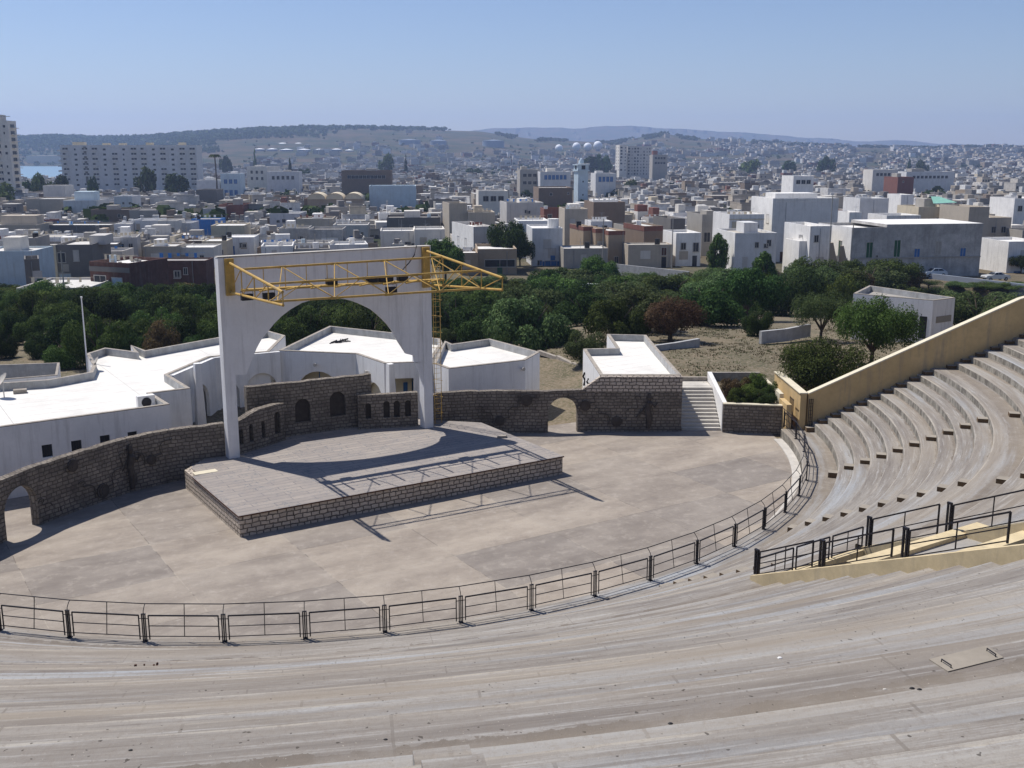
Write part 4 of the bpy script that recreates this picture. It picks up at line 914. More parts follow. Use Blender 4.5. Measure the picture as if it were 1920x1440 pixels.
TREES = [  # x, y of the foot, crown width, y of the top, form, foliage, label
 (1633, 688, 162, 553, 'hero', 'leaf', 'large umbrella shaped green tree with forked trunk beside the ochre wall'),
 (1535, 742, 178, 616, 'herobush', 'leaf', 'large dark green shrub leaning over the corner of the ochre wall'),
 (1538, 640, 118, 540, 'thin', 'leafb', 'thin grey green tree with bare brown twigs by the pale garden wall'),
 (1258, 642, 142, 556, 'thin', 'leafr', 'dry reddish brown bush behind the curved garden wall'),
 (1254, 640, 120, 566, 'tree', 'leafr', 'brown leaved shrub overlapping the dry bush behind the garden wall'),
 (1096, 676, 90, 612, 'bush', 'leafb', 'small round green bush on the bank beside the earth path'),
 (985, 655, 160, 538, 'bush', 'leafb', 'wide green shrub behind the storage building roof'),
 (905, 650, 130, 556, 'bush', 'leafd', 'dark shrub just right of the caged ladder'), (855, 640, 110, 540, 'bush', 'leafd', 'dark green shrub directly behind the caged ladder'),
 (1150, 640, 120, 545, 'bush', 'leaf', 'green bush behind the toilet block, left of the brown bush'), (1212, 622, 140, 525, 'bush', 'leafb', 'broad bluish green bush above the brown bush'),
 (1040, 600, 120, 505, 'bush', 'leafd', 'dark rounded bush below the white house with the blue base'), (1325, 612, 150, 520, 'bush', 'leafd', 'large dark bush right of the brown bush'),
 (1400, 604, 135, 500, 'tree', 'leafd', 'dark leafy tree above the bare earth of the garden'), (1470, 590, 150, 482, 'bush', 'leafd', 'big dark evergreen below the pale block house'),
 (1115, 545, 92, 478, 'tree', 'leaf', 'bright green small tree below the red brick capped houses'), (1040, 552, 100, 492, 'bush', 'leafd', 'dark brownish bush left of the bright small tree'),
 (1180, 590, 130, 512, 'bush', 'leafb', 'pale green bush in front of the long garden wall'), (1255, 566, 125, 506, 'bush', 'leaf', 'green bush at the centre of the shrub belt'),
 (1310, 562, 105, 512, 'bush', 'leaf', 'round bush below the poplar'), (1372, 562, 100, 492, 'bush', 'leafb', 'grey green bush right of the poplar'), (1430, 556, 90, 474, 'poplar', 'leaf', 'pointed green tree in front of the pale block house'),
 (1515, 545, 120, 470, 'bush', 'leaf', 'full green shrub left of the buttressed house'), (1562, 585, 78, 498, 'bush', 'leafy', 'yellow green shrub above the thin tree'), (1606, 560, 90, 498, 'bush', 'leaf', 'green shrub at the corner of the grey house'),
 (1668, 548, 115, 484, 'tree', 'leaf', 'bushy green tree under the green shuttered wall'), (1700, 545, 62, 502, 'bush', 'leafr', 'dry brown shrub left of the parked cars'),
 (1345, 515, 74, 440, 'poplar', 'leaf', 'bright leafy poplar standing left of the pale block house'), (955, 505, 92, 412, 'tree', 'leafd', 'tall dark tree between the tan house and the white house'), (975, 500, 60, 445, 'tree', 'leafd', 'dark tree against the wall of the white house'),
 (835, 530, 95, 445, 'tree', 'leaf', 'green tree above the right end of the stage arch'), (880, 580, 120, 512, 'bush', 'leafd', 'dark shrub behind the truss arm'), (950, 585, 90, 515, 'bush', 'leaf', 'green shrub below the tip of the yellow truss'),
 (1100, 610, 110, 540, 'bush', 'leafd', 'dark bush in the middle of the belt left of the brown bush'), (1000, 610, 120, 540, 'bush', 'leafd', 'dark bush behind the storage building'),
 (1832, 615, 150, 538, 'bush', 'leafb', 'large olive green shrub behind the low white building'), (1895, 600, 130, 540, 'bush', 'leafb', 'olive green shrub behind the ochre wall at the right edge'), (1765, 575, 90, 545, 'bush', 'leafb', 'low shrub below the retaining wall'), (1914, 512, 52, 474, 'tree', 'leafd', 'dark tree at the right edge above the parked cars'),
 (1690, 590, 120, 525, 'bush', 'leaf', 'green shrub behind the low white building'), (1290, 610, 110, 540, 'bush', 'leafd', 'dark shrub joining the brown bush'), (1420, 630, 60, 570, 'bush', 'leafd', 'small dark shrub at the end of the dark trees by bare ground')]
for k, (x, y, wpx, yt, kind, mat, lb) in enumerate(TREES):
    g = GT(x, y); dist = g.y; rx = wpx * dist / F / 2; h = AT(x, yt, dist).z - g.z
    h = max(h, rx * .9)
    tree('tree' if 'bush' not in kind else 'shrub', lb, g, rx * (1.12 if 'bush' in kind else 1.05), h * 1.03, kind, mat, seed=k, cat='tree' if 'bush' not in kind else 'shrub')
# wooded belt at the left and behind the arch
random.seed(21); belt = []
for j, y in enumerate((700, 672, 648, 628, 612, 598, 586, 575, 566)):
    st_ = 62 - j * 3.2
    x = -120 + U(0, 40)
    while x < 1000:
        lim = (y > 655 and x > 420) or (x > 470 and y > 662) or (x > 830 and (y > 640 or y < 592)) or (x < 110 and y > 690) or (x > 440 and x < 800 and y < 575)
        if not lim and not (280 < x < 335 and 590 < y < 625): belt.append((x + U(-14, 14), y + U(-7, 7), st_ * U(1.0, 2.1)))
        x += st_
belt.sort(key=lambda q: (-q[1]))
regions = {}
for k, (x, y, wpx) in enumerate(belt):
    g = GT(x, min(y, 690)); rx = wpx * g.y / F / 2; h = U(1.15, 1.9) * rx
    ztop = AT(x, 528 + 12 * noise.noise(Vector((x * .02, 0, 0))) + (0 if x < 430 else 25), g.y).z
    h = min(h + .6, max(1.6, ztop - g.z))
    rowz = 'front' if y > 640 else 'middle' if y > 600 else 'back'; where = 'left of the flagpole' if x < 150 else 'right of the flagpole' if x < 415 else 'seen through the stage arch' if x < 800 else 'right of the caged ladder'
    form = random.choice(['bush', 'bush', 'tree']); mat = random.choice(['leafd', 'leaf', 'leafd', 'leaf', 'leafr' if rnd() < .3 else 'leafd', 'leafy' if rnd() < .35 else 'leaf'])
    cn = {'leafd': 'dark green', 'leaf': 'green', 'leafr': 'dry brown', 'leafy': 'yellow green'}[mat]; kk = regions.setdefault((where, cn, rowz, form), []); kk.append(1)
    tree('shrub' if form == 'bush' else 'tree', '%s %s %s in the %s wooded belt, %s' % (ordn(len(kk) - 1), cn, 'shrub' if form == 'bush' else 'tree', rowz, where), g, rx * 1.1, h, form, mat, group='trees of the wooded belt', cat='shrub' if form == 'bush' else 'tree')
random.seed(44); rb = []; TOPL = [(820, 545), (1000, 535), (1250, 522), (1450, 505), (1620, 505)]
for j, y in enumerate((645, 626, 608, 592, 576, 562, 550, 540)):
    x = 815.0
    while x < 1640:
        bot = lerp([(820, 668), (1000, 660), (1100, 640), (1300, 628), (1400, 600), (1480, 585), (1560, 570), (1640, 560)], x); top = lerp(TOPL, x)
        if top < y < bot and not (960 < x < 1030 and y < 552) and rnd() < .62: rb.append((x + U(-12, 12), y + U(-6, 6), random.choice([55, 75, 95, 120, 140]) * U(.85, 1.1) - j * 3))
        x += 50 - j * 1.5
for x, y, wp in ((1690, 560, 70), (1730, 575, 80), (1800, 590, 90), (1850, 600, 90), (1900, 590, 90), (1740, 548, 60), (1790, 560, 70), (1850, 565, 80), (1905, 560, 80)): rb.append((x, y, wp))
rb.sort(key=lambda q: -q[1]); cnt = {}
for k, (x, y, wpx) in enumerate(rb):
    g = GT(x, y); rx = wpx * g.y / F / 2; h = U(1.1, 1.5) * rx; h = max(1.2, min(h, AT(x, lerp([(820, 520), (1000, 500), (1300, 505), (1500, 475), (1650, 490), (1690, 530), (1740, 548), (1920, 560)], x), g.y).z - g.z)); mat = random.choice(['leaf', 'leafb', 'leafd', 'leafd', 'leafb', 'leaf', 'leafr' if rnd() < .2 else 'leafb'])
    cn = {'leafd': 'dark green', 'leaf': 'green', 'leafb': 'grey green', 'leafr': 'dry brown'}[mat]; where = 'behind the truss arm' if x < 960 else 'behind the gateway wall' if x < 1100 else 'behind the garden building' if x < 1290 else 'under the poplar' if x < 1440 else 'left of the umbrella tree' if x < 1650 else 'behind the low service building'
    kk = cnt.get((where, cn), 0); cnt[(where, cn)] = kk + 1
    tree('shrub', '%s %s filler shrub %s' % (ordn(kk), cn, where) if False else '%s %s shrub of the right belt, %s' % (ordn(kk), cn, where), g, rx * 1.1, h, random.choice(['bush', 'bush', 'tree', 'bush', 'thin']), mat, group='shrubs of the right belt', cat='shrub')
# planter shrubs and the dead weed on the benches
for k, (x, y, s, h, m_, lb) in enumerate(((13.7, 63.2, .8, 1.0, 'leaf', 'green shrub at the front left of the planter'), (15.3, 62.9, .85, .9, 'leafd', 'dark green shrub at the front right of the planter'), (13.9, 64.9, .9, 1.4, 'leafr', 'reddish leaved shrub at the left of the planter'), (15.2, 65.3, .9, 1.5, 'leafy', 'tall yellow green shrub at the back of the planter'), (14.5, 64.0, .9, 1.1, 'leafy', 'pale green shrub in the middle of the planter'), (15.9, 64.4, .6, 1.2, 'leaf', 'green shrub spilling over the right side of the planter'))):
    tree('shrub', lb, (x, y, 1.5), s * 1.1, h * 1.25, 'bush', m_, 'shrubs in the stone planter', seed=k, cat='shrub')
random.seed(12)
for nm_, mt_, n__, lb in (('dry_grass', 'leafdry', 5200, 'dry straw coloured grass covering the garden ground'), ('green_grass', 'leafb', 2600, 'low green weeds growing through the garden ground')):
    mb = MB()
    for _ in range(n__):
        x, y = U(2, 34), U(66.6, 100)
        if noise.noise(Vector((x * .25, y * .25, 3 if mt_ == 'leafb' else 8))) < -.02 or terrain(x, y) < .5 or (x < 10.5 and y < 79): continue
        z0 = terrain(x, y) - .02
        for k in range(5):
            a = U(0, 6.28); L = U(.05, .16); w2_ = U(.02, .05); bx, by = x + U(-.15, .15), y + U(-.15, .15); mb.face([(bx - w2_ * cos(a), by - w2_ * sin(a), z0), (bx + w2_ * cos(a), by + w2_ * sin(a), z0), (bx + U(-.08, .08), by + U(-.08, .08), z0 + L)])
    tag(mb.build(nm_, M[mt_]), lb, 'grass', kind='stuff')
# far trees that can be told apart
FT = [(281, 352, 46, 314, 'far', 'round pine in front of the long white apartment block'), (335, 355, 58, 327, 'far', 'wide low pine at the right foot of the apartment block'), (432, 318, 24, 285, 'far', 'dark tree right of the apartment block'), (488, 312, 17, 278, 'conifer', 'dark conifer before the white storage tanks'), (552, 345, 24, 293, 'conifer', 'tall dark conifer over the middle of the town'), (575, 342, 30, 312, 'far', 'dark tree beside the tall conifer'), (457, 358, 20, 328, 'far', 'green tree right of the pale blue house'), (765, 322, 17, 288, 'conifer', 'narrow conifer above the white houses of mid town'), (890, 334, 40, 312, 'far', 'round green tree left of the grey apartment houses'), (728, 308, 30, 288, 'far', 'light green tree left of the narrow conifer'), (1105, 312, 40, 294, 'far', 'dark green trees behind the minaret'), (1130, 302, 36, 282, 'far', 'tree below the largest white radome'), (1183, 364, 34, 338, 'far', 'bright green tree right of the minaret'), (1245, 358, 20, 342, 'far', 'small green tree beside the white dome house'), (185, 350, 22, 322, 'far', 'palm like tree before the apartment block'), (95, 350, 40, 325, 'far', 'dark tree by the harbour'), (130, 352, 40, 330, 'far', 'dark tree right of the harbour tree'), (60, 350, 36, 330, 'far', 'dark tree next to the tower block'), (20, 395, 80, 345, 'far', 'large dark tree below the tower block'), (1632, 348, 36, 330, 'far', 'green tree behind the balustraded white house'), (1660, 346, 24, 333, 'far', 'green tree left of the red building'), (1400, 318, 50, 300, 'far', 'green trees on the right part of the town'), (1465, 318, 34, 302, 'far', 'second clump of green trees right of the tower flats'), (1690, 320, 22, 294, 'conifer', 'dark conifer on the right part of the town'), (1715, 320, 26, 300, 'far', 'dark tree beside the right conifer'), (1740, 344, 28, 328, 'far', 'green tree right of the red building'), (1540, 302, 36, 286, 'far', 'dark wood on the right hillside')]
for k, (x, y, wpx, yt, kind, lb) in enumerate(FT):
    g = GT(x, y); d_ = max(360 if y > 330 else 520, min(g.y, 560 if x < 400 else 1200)); g = Vector(((x - 960) / F * d_ / 1.0, d_, 0)); g.z = AT(x, y, d_).z; zt = AT(x, yt, d_).z
    zg = terrain(g.x, g.y); tree('tree', lb, (g.x, g.y, zg), wpx * d_ / F / 2 * 1.15, (zt - zg) * 1.05, kind, 'leafd' if k % 3 else 'leaf', seed=k)
pm = thing('palm_tree', 'very tall thin palm rising right of the apartment block', 'palm', (0, 0, 0)); g = AT(406, 352, 520); pm.location = (g.x, g.y, terrain(g.x, g.y)); ht = AT(404, 292, 520).z - pm.location.z
MB().tube([(0, 0, 0), (.3, 0, ht * .5), (0, 0, ht)], [.5, .35, .3], 7).build('trunk', M['bark'], pm); mb = MB()
for k in range(16):
    a = k * 2 * pi / 16; L = 3.2; pts = [Vector((cos(a) * L * t, sin(a) * L * t, ht + 1.2 * sin(t * 2.4) - 1.6 * t * t)) for t in (0, .3, .6, 1)]
    for p, q in zip(pts, pts[1:]): s_ = Vector((-sin(a), cos(a), 0)) * .35; mb.face([p - s_, q - s_ * .7, q + s_ * .7, p + s_])
mb.build('fronds', M['leafd'], pm)

# ------------------------------------------------------------------ town houses
random.seed(5)
def window(o, side, u, z, w_, h_, W_, D_, mat='glass', sill=True, near=True, name='window'):
    # side 0 front (y=0), 1 left (x=0), 2 right (x=W_)
    mb = MB(); e = .05
    def q(a0, a1, b0, b1, d0, d1, mi=0):
        if side == 0: mb.box(a0, a1, -d1, -d0, b0, b1, mi=mi)
        elif side == 1: mb.box(-d1, -d0, a0, a1, b0, b1, mi=mi)
        else: mb.box(W_ + d0, W_ + d1, a0, a1, b0, b1, mi=mi)
    q(u - w_ / 2, u + w_ / 2, z, z + h_, .0, .03)
    if near:
        q(u - w_ / 2 - .1, u - w_ / 2, z, z + h_, 0, .07, 1); q(u + w_ / 2, u + w_ / 2 + .1, z, z + h_, 0, .07, 1); q(u - w_ / 2 - .1, u + w_ / 2 + .1, z + h_, z + h_ + .1, 0, .09, 1); q(u - .03, u + .03, z, z + h_, .032, .05, 1)
        if sill: q(u - w_ / 2 - .15, u + w_ / 2 + .15, z - .1, z, 0, .14, 1)
    return mb.build(name, [M[mat], M['lightcon']], o)
def shell(W_, D_, h, zb, par, wall, roof, mb=None):
    t = .2
    mb = MB(); mb.box(0, W_, 0, D_, zb, h - .001, bottom=False)
    mb.f = mb.f[:4]; mb.m = mb.m[:4]; mb.uv = mb.uv[:4]; mb.c = mb.c[:4]; mb.v = mb.v[:16]
    for a, b in (((0, 0), (W_, 0)), ((W_, 0), (W_, D_)), ((W_, D_), (0, D_)), ((0, D_), (0, 0))):
        A, B = Vector(a), Vector(b); d = (B - A).normalized(); n_ = Vector((-d.y, d.x)) * t; A2, B2 = A + n_ + d * t, B + n_ - d * t
        mb.face([(*A, h - .001), (*B, h - .001), (*B, h + par), (*A, h + par)]); mb.face([(*A, h + par), (*B, h + par), (*B2, h + par), (*A2, h + par)]); mb.face([(*A2, h + par), (*B2, h + par), (*B2, h - .02), (*A2, h - .02)])
    rb = MB(); rb.face([(t, t, h), (W_ - t, t, h), (W_ - t, D_ - t, h), (t, D_ - t, h)])
    return mb, rb
HAND = []
def extras(o, W_, D_, h, Y, yr=280):
    if Y > yr: return
    if rnd() < .5: q = U(.05, .95) * W_; MB().tube([(q, -.07, .2), (q, -.07, h + .1)], .05, 5).build('drainpipe', M['metal'], o)
    if rnd() < .5: q = U(.1, .8) * W_; MB().box(q, q + .9, -.03, -.002, -.3, 2.0).build('door', M[random.choice(['bluep', 'glass', 'rust', 'greenp'])], o)
    if rnd() < .35: q = U(.1, .9) * W_; MB().tube([(q, D_ * .4, h), (q, D_ * .4, h + 1.1)], .5, 10).build('water_tank', M[random.choice(['w_white', 'w_pale blue', 'black'])], o)
    if rnd() < .4:
        mb = MB(); q = U(.2, .7) * W_; mb.tube([(q, 1, h), (q, 1, h + U(1.5, 3))], .03, 4); z_ = h + U(1.4, 2.2); mb.bar((q - .6, 1, z_), (q + .6, 1, z_), .03); mb.bar((q - .4, 1, z_ - .25), (q + .4, 1, z_ - .25), .03); mb.build('aerial', M['metal'], o)
    if rnd() < .45: q = U(.1, .6) * W_; z_ = U(.3, .7) * h; MB().box(q, q + U(.8, 2), -.02, -.002, z_ - U(.4, 1.2), z_ + U(.2, 1)).build('plaster_patch', M['w_' + random.choice(['grey', 'pale grey', 'beige', 'off white'])], o)
    if rnd() < .3:
        mb = MB(); y_ = D_ * .3; mb.tube([(.4, y_, h + 1.3), (W_ * .5, y_, h + 1.2), (W_ - .4, y_, h + 1.3)], .012, 4)
        for k in range(5): q = .6 + (W_ - 1.4) * k / 5; mb.box(q, q + U(.3, .6), y_ - .01, y_ + .01, h + U(.5, .8), h + 1.24)
        mb.build('laundry', M[random.choice(['w_white', 'w_bright blue', 'w_red brick', 'w_cream'])], o)
def house(label, x0, x1, ytop, Y, depth, wall, psi=8, roof=1, wins=(), par=.5, name='house', cat='house', group='houses of the old town', zb=-1.5, box=None, lwins=()):
    p = R_(psi); A = AT(x0, ytop, Y); u1 = (x1 - 960) / F
    d = ray(x1, ytop); n_ = Vector((-sin(p), cos(p))); k = n_.dot(A.xy) / n_.dot(Vector((d.x, d.y))); B = d * k; W_ = (Vector((B.x, B.y)) - A.xy).length
    g = min(terrain(A.x, A.y), terrain(B.x, B.y)); h = A.z - g - par
    o = thing(name, label, cat, (A.x, A.y, g), p, group); ws, rs = shell(W_, depth, h, zb, par, wall, roof)
    ws.build('wall', M['w_' + wall], o); rs.build('roof', M['roofs'][roof], o)
    for q in wins: window(o, 0, q[0] * W_, h - q[1], q[2], q[3], W_, depth, *(q[4:] if len(q) > 4 else ()))
    for q in lwins: window(o, 1, q[0] * depth, h - q[1], q[2], q[3], W_, depth, *(q[4:] if len(q) > 4 else ()))
    if box:
        bx = MB(); bx.box(box[0] * W_, box[1] * W_, depth * .35, depth * .8, h + .01, h + box[2]); bx.build('roof_room', M['w_' + (box[3] if len(box) > 3 else wall)], o)
    HAND.append((x0, x1, ytop, Y, W_, h))
    if name == 'house': extras(o, W_, depth, h, Y, 330)
    if name == 'house' and not wins and h > 2.6 and W_ > 4 and rnd() < .7 and 'windowless' not in label:
        for _ in range(random.choice([1, 2, 3])): window(o, 0, U(.12, .88) * W_, h - U(1.9, 2.6), U(.5, .9), U(.6, 1.1), W_, depth)
    if name == 'house' and W_ > 5 and depth > 7 and roof != 0 and not box and rnd() < .75:
        a = U(.1, .5); MB().box(W_ * a, W_ * (a + U(.2, .35)), depth * .4, depth * .8, h + .01, h + U(1.2, 2.2)).build('roof_room', M['w_' + random.choice(['white', 'grey', 'off white', wall])], o)
    return o, W_, h
def ww(n_, z, w_=1.0, h_=1.3, mat='glass', f0=.12, f1=.88): return [(f0 + (f1 - f0) * (k + .5) / n_, z, w_, h_, mat) for k in range(n_)]
H = house
# right side
o, W_, h = H('long rendered grey house with green and blue shuttered windows above the parked cars', 1598, 1843, 427, 181, 13, 'weathered', 9, 0, [(.14, 4.6, 1.1, 2.6, 'greenp'), (.35, 4.5, 1.1, 2.8, 'greenp'), (.505, 4.7, 1.0, 1.5, 'bluep'), (.86, 4.7, 1.0, 1.5, 'bluep'), (.665, 4.2, 1.0, 2.2, 'w_grey'), (.2, 5.4, .4, 1.2, 'glass')], lwins=[(.3, 4.6, 1.1, 2.6, 'greenp')], cat='house', zb=-3)
MB().box(W_ * .26, W_ + .05, -.06, 13.05, h + .502, h + .98).build('upper_parapet', M['w_weathered'], o); MB().box(W_ * .262, W_, .1, 12.9, h + .984, h + 1.0).build('upper_roof', M['w_white'], o)
MB().bar((0, -.08, h * .42), (W_, -.08, h * .42), .16, .2).build('string_course', M['w_grey'], o)
MB().box(-.03, -.01, 0, 13, 0, h + .5).build('white_side', M['w_white'], o)  # thin white panel over the left side wall
for k, x in enumerate((1552, 1572)):
    g = AT(x, 500, 180); mb = MB(); 
    bz = terrain(g.x, g.y) - 2; zt = AT(x, 455 + 6 * k, 180).z
    for s0, s1 in ((0, .6),): mb.face([(0, 0, bz), (2.6, 0, bz), (.5, 0, zt), (0, 0, zt)]); mb.face([(0, .6, bz), (0, .6, zt), (.5, .6, zt), (2.6, .6, bz)]); mb.face([(2.6, 0, bz), (2.6, .6, bz), (.5, .6, zt), (.5, 0, zt)]); mb.face([(0, .6, bz), (0, 0, bz), (0, 0, zt), (0, .6, zt)]); mb.face([(0, 0, zt), (.5, 0, zt), (.5, .6, zt), (0, .6, zt)])
    tag(mb.build('buttress', M['w_tan'], loc=(g.x, g.y, 0), rot=R_(-35)), ['sloping masonry buttress against the white side wall, left one', 'sloping masonry buttress against the white side wall, right one'][k], 'buttress')
H('white side wing left of the shuttered grey house', 1520, 1560, 424, 183, 11, 'white', 9, 0, [(.3, 2.2, .7, 1.1)])
H('low white balcony building between the big white house and the grey house', 1499, 1530, 452, 184, 6, 'white', 9, 0, par=.3)
o, W_, h = H('tallest white house with a balustraded roof terrace and windowless grey side', 1450, 1573, 372, 214, 12, 'bluish white', 8, 0, (), par=.9, lwins=[(.2, 4, 1.2, 1.6), (.6, 4, 1.2, 1.6)], box=(.15, .8, 1.7, 'white'))
mb = MB()
for a, b in ((.05, .33), (.38, .66), (.7, .97)):
    for k in range(14): q = W_ * (a + (b - a) * k / 13); mb.box(q - .05, q + .05, -.06, -.005, h + .2, h + .85)
mb.build('balustrade', M['w_white'], o); MB().box(-.04, -.005, 0, 12, 0, h + .9).build('painted_sunny_side', M['w_white'], o)  # whiter panel puts sunlight into the colour of the left side
o, W_, h = H('white terrace wing with a row of small arches left of the tallest white house', 1368, 1433, 402, 212, 10, 'white', 8, 0, (), par=.9)
for k in range(3): window(o, 0, W_ * (.15 + .17 * k), h - 2.2, .9, 1.6, W_, 10, 'w_cream')
MB().box(-.05, W_ + .05, -.12, -.003, h - .15, h + .02).build('cornice', M['w_cream'], o)
o, W_, h = H('plain pale block house with one sunlit side behind the poplar', 1379, 1457, 437, 186, 11, 'bluish white', 6, 2, (), par=.35, lwins=())
MB().box(-.04, -.005, 0, 11, 0, h + .35).build('painted_sunny_side', M['w_white'], o)  # left side coloured whiter than the front to stand in for sunlight
H('unfinished concrete house frame with dark openings left of the arched terrace', 1317, 1368, 402, 228, 11, 'grey', 8, 2, [(.2, 4.8, 1.3, 2), (.8, 5.2, 1.3, 1.4)], par=1)
H('small white house with a balcony window left of the pale block house', 1268, 1315, 437, 203, 9, 'white', 8, 0, [(.8, 3, 1.0, 1.6), (.3, 2.6, .9, 1.2)], par=.5)
H('white house at the right edge of the photo with a blue door', 1892, 1960, 453, 190, 10, 'white', 8, 0, [(.3, 7, 1.2, 2.2, 'bluep'), (.4, 3, .6, .8)])
H('white house with two dark windows at the upper right edge', 1903, 1960, 372, 300, 12, 'white', 8, 0, [(.2, 3, 1.2, 1.4), (.5, 3, 1.2, 1.4)])
H('tall beige plastered house behind the right end of the grey house', 1818, 1856, 388, 232, 12, 'beige', 8, 2, [(.2, 6, .8, 1)])
H('brown brick house right of the grey shuttered house', 1846, 1890, 468, 200, 9, 'tan', 8, 2, [(.2, 2.6, 1.0, 1.2)])
H('beige house with open balconies at the right behind the brick house', 1852, 1897, 408, 250, 12, 'beige', 8, 1, [(.3, 3, 1.1, 1.4), (.7, 3, 1.1, 1.4), (.3, 6.4, 1.1, 1.4)])
o, W_, h = H('cream house with a green ridged canopy on its roof', 1723, 1800, 388, 245, 10, 'cream', 8, 1, [(.5, 3.5, .9, 1.5), (.9, 4.5, 1.2, 2.4, 'glass')])
mb = MB(); mb.face([(W_ * .4, 1, h + 1.2), (W_ * .98, 1, h + 1.4), (W_ * .75, 5, h + 2.6), (W_ * .55, 5, h + 2.6)]); mb.face([(W_ * .4, 9, h + 1.2), (W_ * .55, 5, h + 2.6), (W_ * .75, 5, h + 2.6), (W_ * .98, 9, h + 1.4)]); mb.build('canopy', M['tankb'] if False else plain('green_sheet', (.22, .45, .36), .6, .15), o)
H('small white roof house with a parabolic dish left of the cream house', 1593, 1616, 398, 238, 7, 'white', 8, 0)
H('white and blue roof room house behind the shuttered grey house', 1663, 1727, 404, 236, 9, 'white', 8, 0, [(.8, 1.9, .5, 1.2, 'bluep')])
H('white two storey house with a flat white roof, right of the tallest white house', 1613, 1667, 372, 285, 10, 'bluish white', 8, 0)
H('small bright white cube house on the right of the town', 1690, 1714, 365, 300, 8, 'white', 8, 0)
H('red brick building on the right of the town', 1684, 1714, 332, 520, 14, 'red brick', 8, 2, (), par=.3)
H('white house with three square windows on the right of the town', 1488, 1526, 330, 430, 12, 'white', 8, 0, ww(3, 2.6, 1.6, 1.5))
H('long pale house of many windows right of the mid town', 1637, 1684, 318, 620, 12, 'off white', 8, 0, ww(5, 3, 1.5, 1.5))
H('long blue grey school block on the right of the town', 1700, 1790, 322, 640, 14, 'bluish white', 8, 3, ww(9, 3.4, 1.6, 1.5))
# centre
o, W_, h = H('tan block house with a long barred window below the tall dark tree', 895, 969, 467, 186, 11, 'tan', 4, 0, [(.57, 2.6, 5.2, 1.2)], par=.5)
H('lower tan extension joined to the left of the block house', 862, 896, 474, 184, 8, 'tan', 4, 0)
o, W_, h = H('white house with a blue painted base and two small windows', 998, 1055, 428, 203, 11, 'bluish white', 5, 0, [(.5, 3.5, 1.3, 1.6, 'w_pale grey'), (.25, 6.7, .8, .9), (.62, 7.2, 2.2, 1.3)], par=.3)
MB().box(W_ * .25, W_ + .01, -.04, -.003, 0, .9).build('blue_base', M['bluep'], o); mb = MB(); mb.tube([(W_ * .75, 3, h), (W_ * .75, 3, h + 1.9)], 1.1, 12); mb.build('water_tank', M['w_white'], o)
o, W_, h = H('white house with a long sunlit side and white roof terrace above the stage arch', 888, 925, 425, 205, 16, 'pale grey', 18, 0, [(.5, 3.4, .8, 1)], par=.7, lwins=[(.35, 3.6, 1.2, 1.7, 'w_pale grey'), (.7, 3.6, 1.2, 1.7, 'w_pale grey')])
MB().box(-.04, -.003, 0, 16, 0, h + .7).build('painted_sunny_side', M['w_white'], o)  # sunlit look of the long side painted as a white panel
H('white house with verandah columns behind the tall dark tree', 972, 1030, 414, 222, 10, 'white', 5, 0, ww(4, 1.9, 1.2, 1.4, 'w_pale blue'), par=.4)
H('low white house with long roof left of the tree above the arch', 713, 777, 433, 238, 10, 'off white', 6, 0, [(.8, 2.6, 1.2, .6), (.95, 2.8, .6, .5)])
H('white walled house left of the long sunlit house', 777, 834, 430, 236, 10, 'off white', 6, 0, [(.6, 2.6, .8, .5)])
H('tall beige tower like house left of the white roof terrace', 842, 876, 381, 262, 9, 'beige', 14, 2, [(.35, 6.4, 1.1, .9)])
H('dark grey rendered house left of the tall beige house', 725, 826, 408, 268, 12, 'dark grey', 6, 3)
H('beige low house right of the tall beige house', 877, 928, 398, 262, 10, 'beige', 6, 1, [(.75, 3.4, 2.4, .7)])
H('grey plastered house with wall openings behind the dark tree', 950, 1019, 380, 282, 11, 'pale grey', 10, 1)
H('red brick roof room house below the minaret', 1020, 1057, 392, 262, 8, 'red brick', 5, 2, [(.3, 2.2, .9, 1.4)])
H('beige two windowed house right of the red brick house', 1059, 1102, 392, 236, 10, 'beige', 5, 1, [(.35, 3.4, 1.0, 1.7, 'w_pale grey'), (.78, 3.7, 1.0, 1.7, 'w_pale grey')], box=(.3, .8, 1.4, 'off white'))
H('dark brown windowless house wall right of the beige house', 1113, 1172, 379, 258, 11, 'brown', 8, 1, (), par=.6, box=(.1, .9, 1.0, 'white'))
H('white roof room with two dark doors between brick capped houses', 1108, 1148, 415, 216, 6, 'white', 8, 0, [(.2, 2.4, .9, 2), (.65, 2.4, .9, 2)])
for k, (x0, x1, yt, Y) in enumerate(((1094, 1112, 425, 208), (1117, 1136, 429, 206), (1141, 1172, 433, 204))):
    o, W_, h = H(['leftmost of three stepped brown houses with red brick parapets', 'middle one of three stepped brown houses with red brick parapets', 'rightmost and nearest of the stepped brown houses with red brick parapets'][k], x0, x1, yt, Y, 9, 'tan', 14, 1, [(.5, 5.8, .7, 1.2)] if k == 2 else (), par=.3)
    MB().box(-.03, W_ + .03, -.03, -.002, h - .5, h + .3).build('brick_band', M['w_red brick'], o); MB().box(-.032, -.003, 0, 9, h - .5, h + .3).build('brick_band', M['w_red brick'], o)
H('low grey garden wall building below the stepped brown houses', 1057, 1140, 466, 198, 7, 'grey', 6, 1, [(.45, 2.2, .9, 1.2, 'w_pale grey')], par=.2)
for k, (x0, x1, yt, Y) in enumerate(((1208, 1243, 424, 214),)):
    o, W_, h = H('brown house with red brick parapet right of the stepped houses', x0, x1, yt, Y, 11, 'brown', 16, 1, (), par=.3); MB().box(-.03, W_ + .03, -.03, -.002, h - .7, h + .3).build('brick_band', M['w_red brick'], o); MB().box(-.032, -.003, 0, 11, h - .7, h + .3).build('brick_band', M['w_red brick'], o)
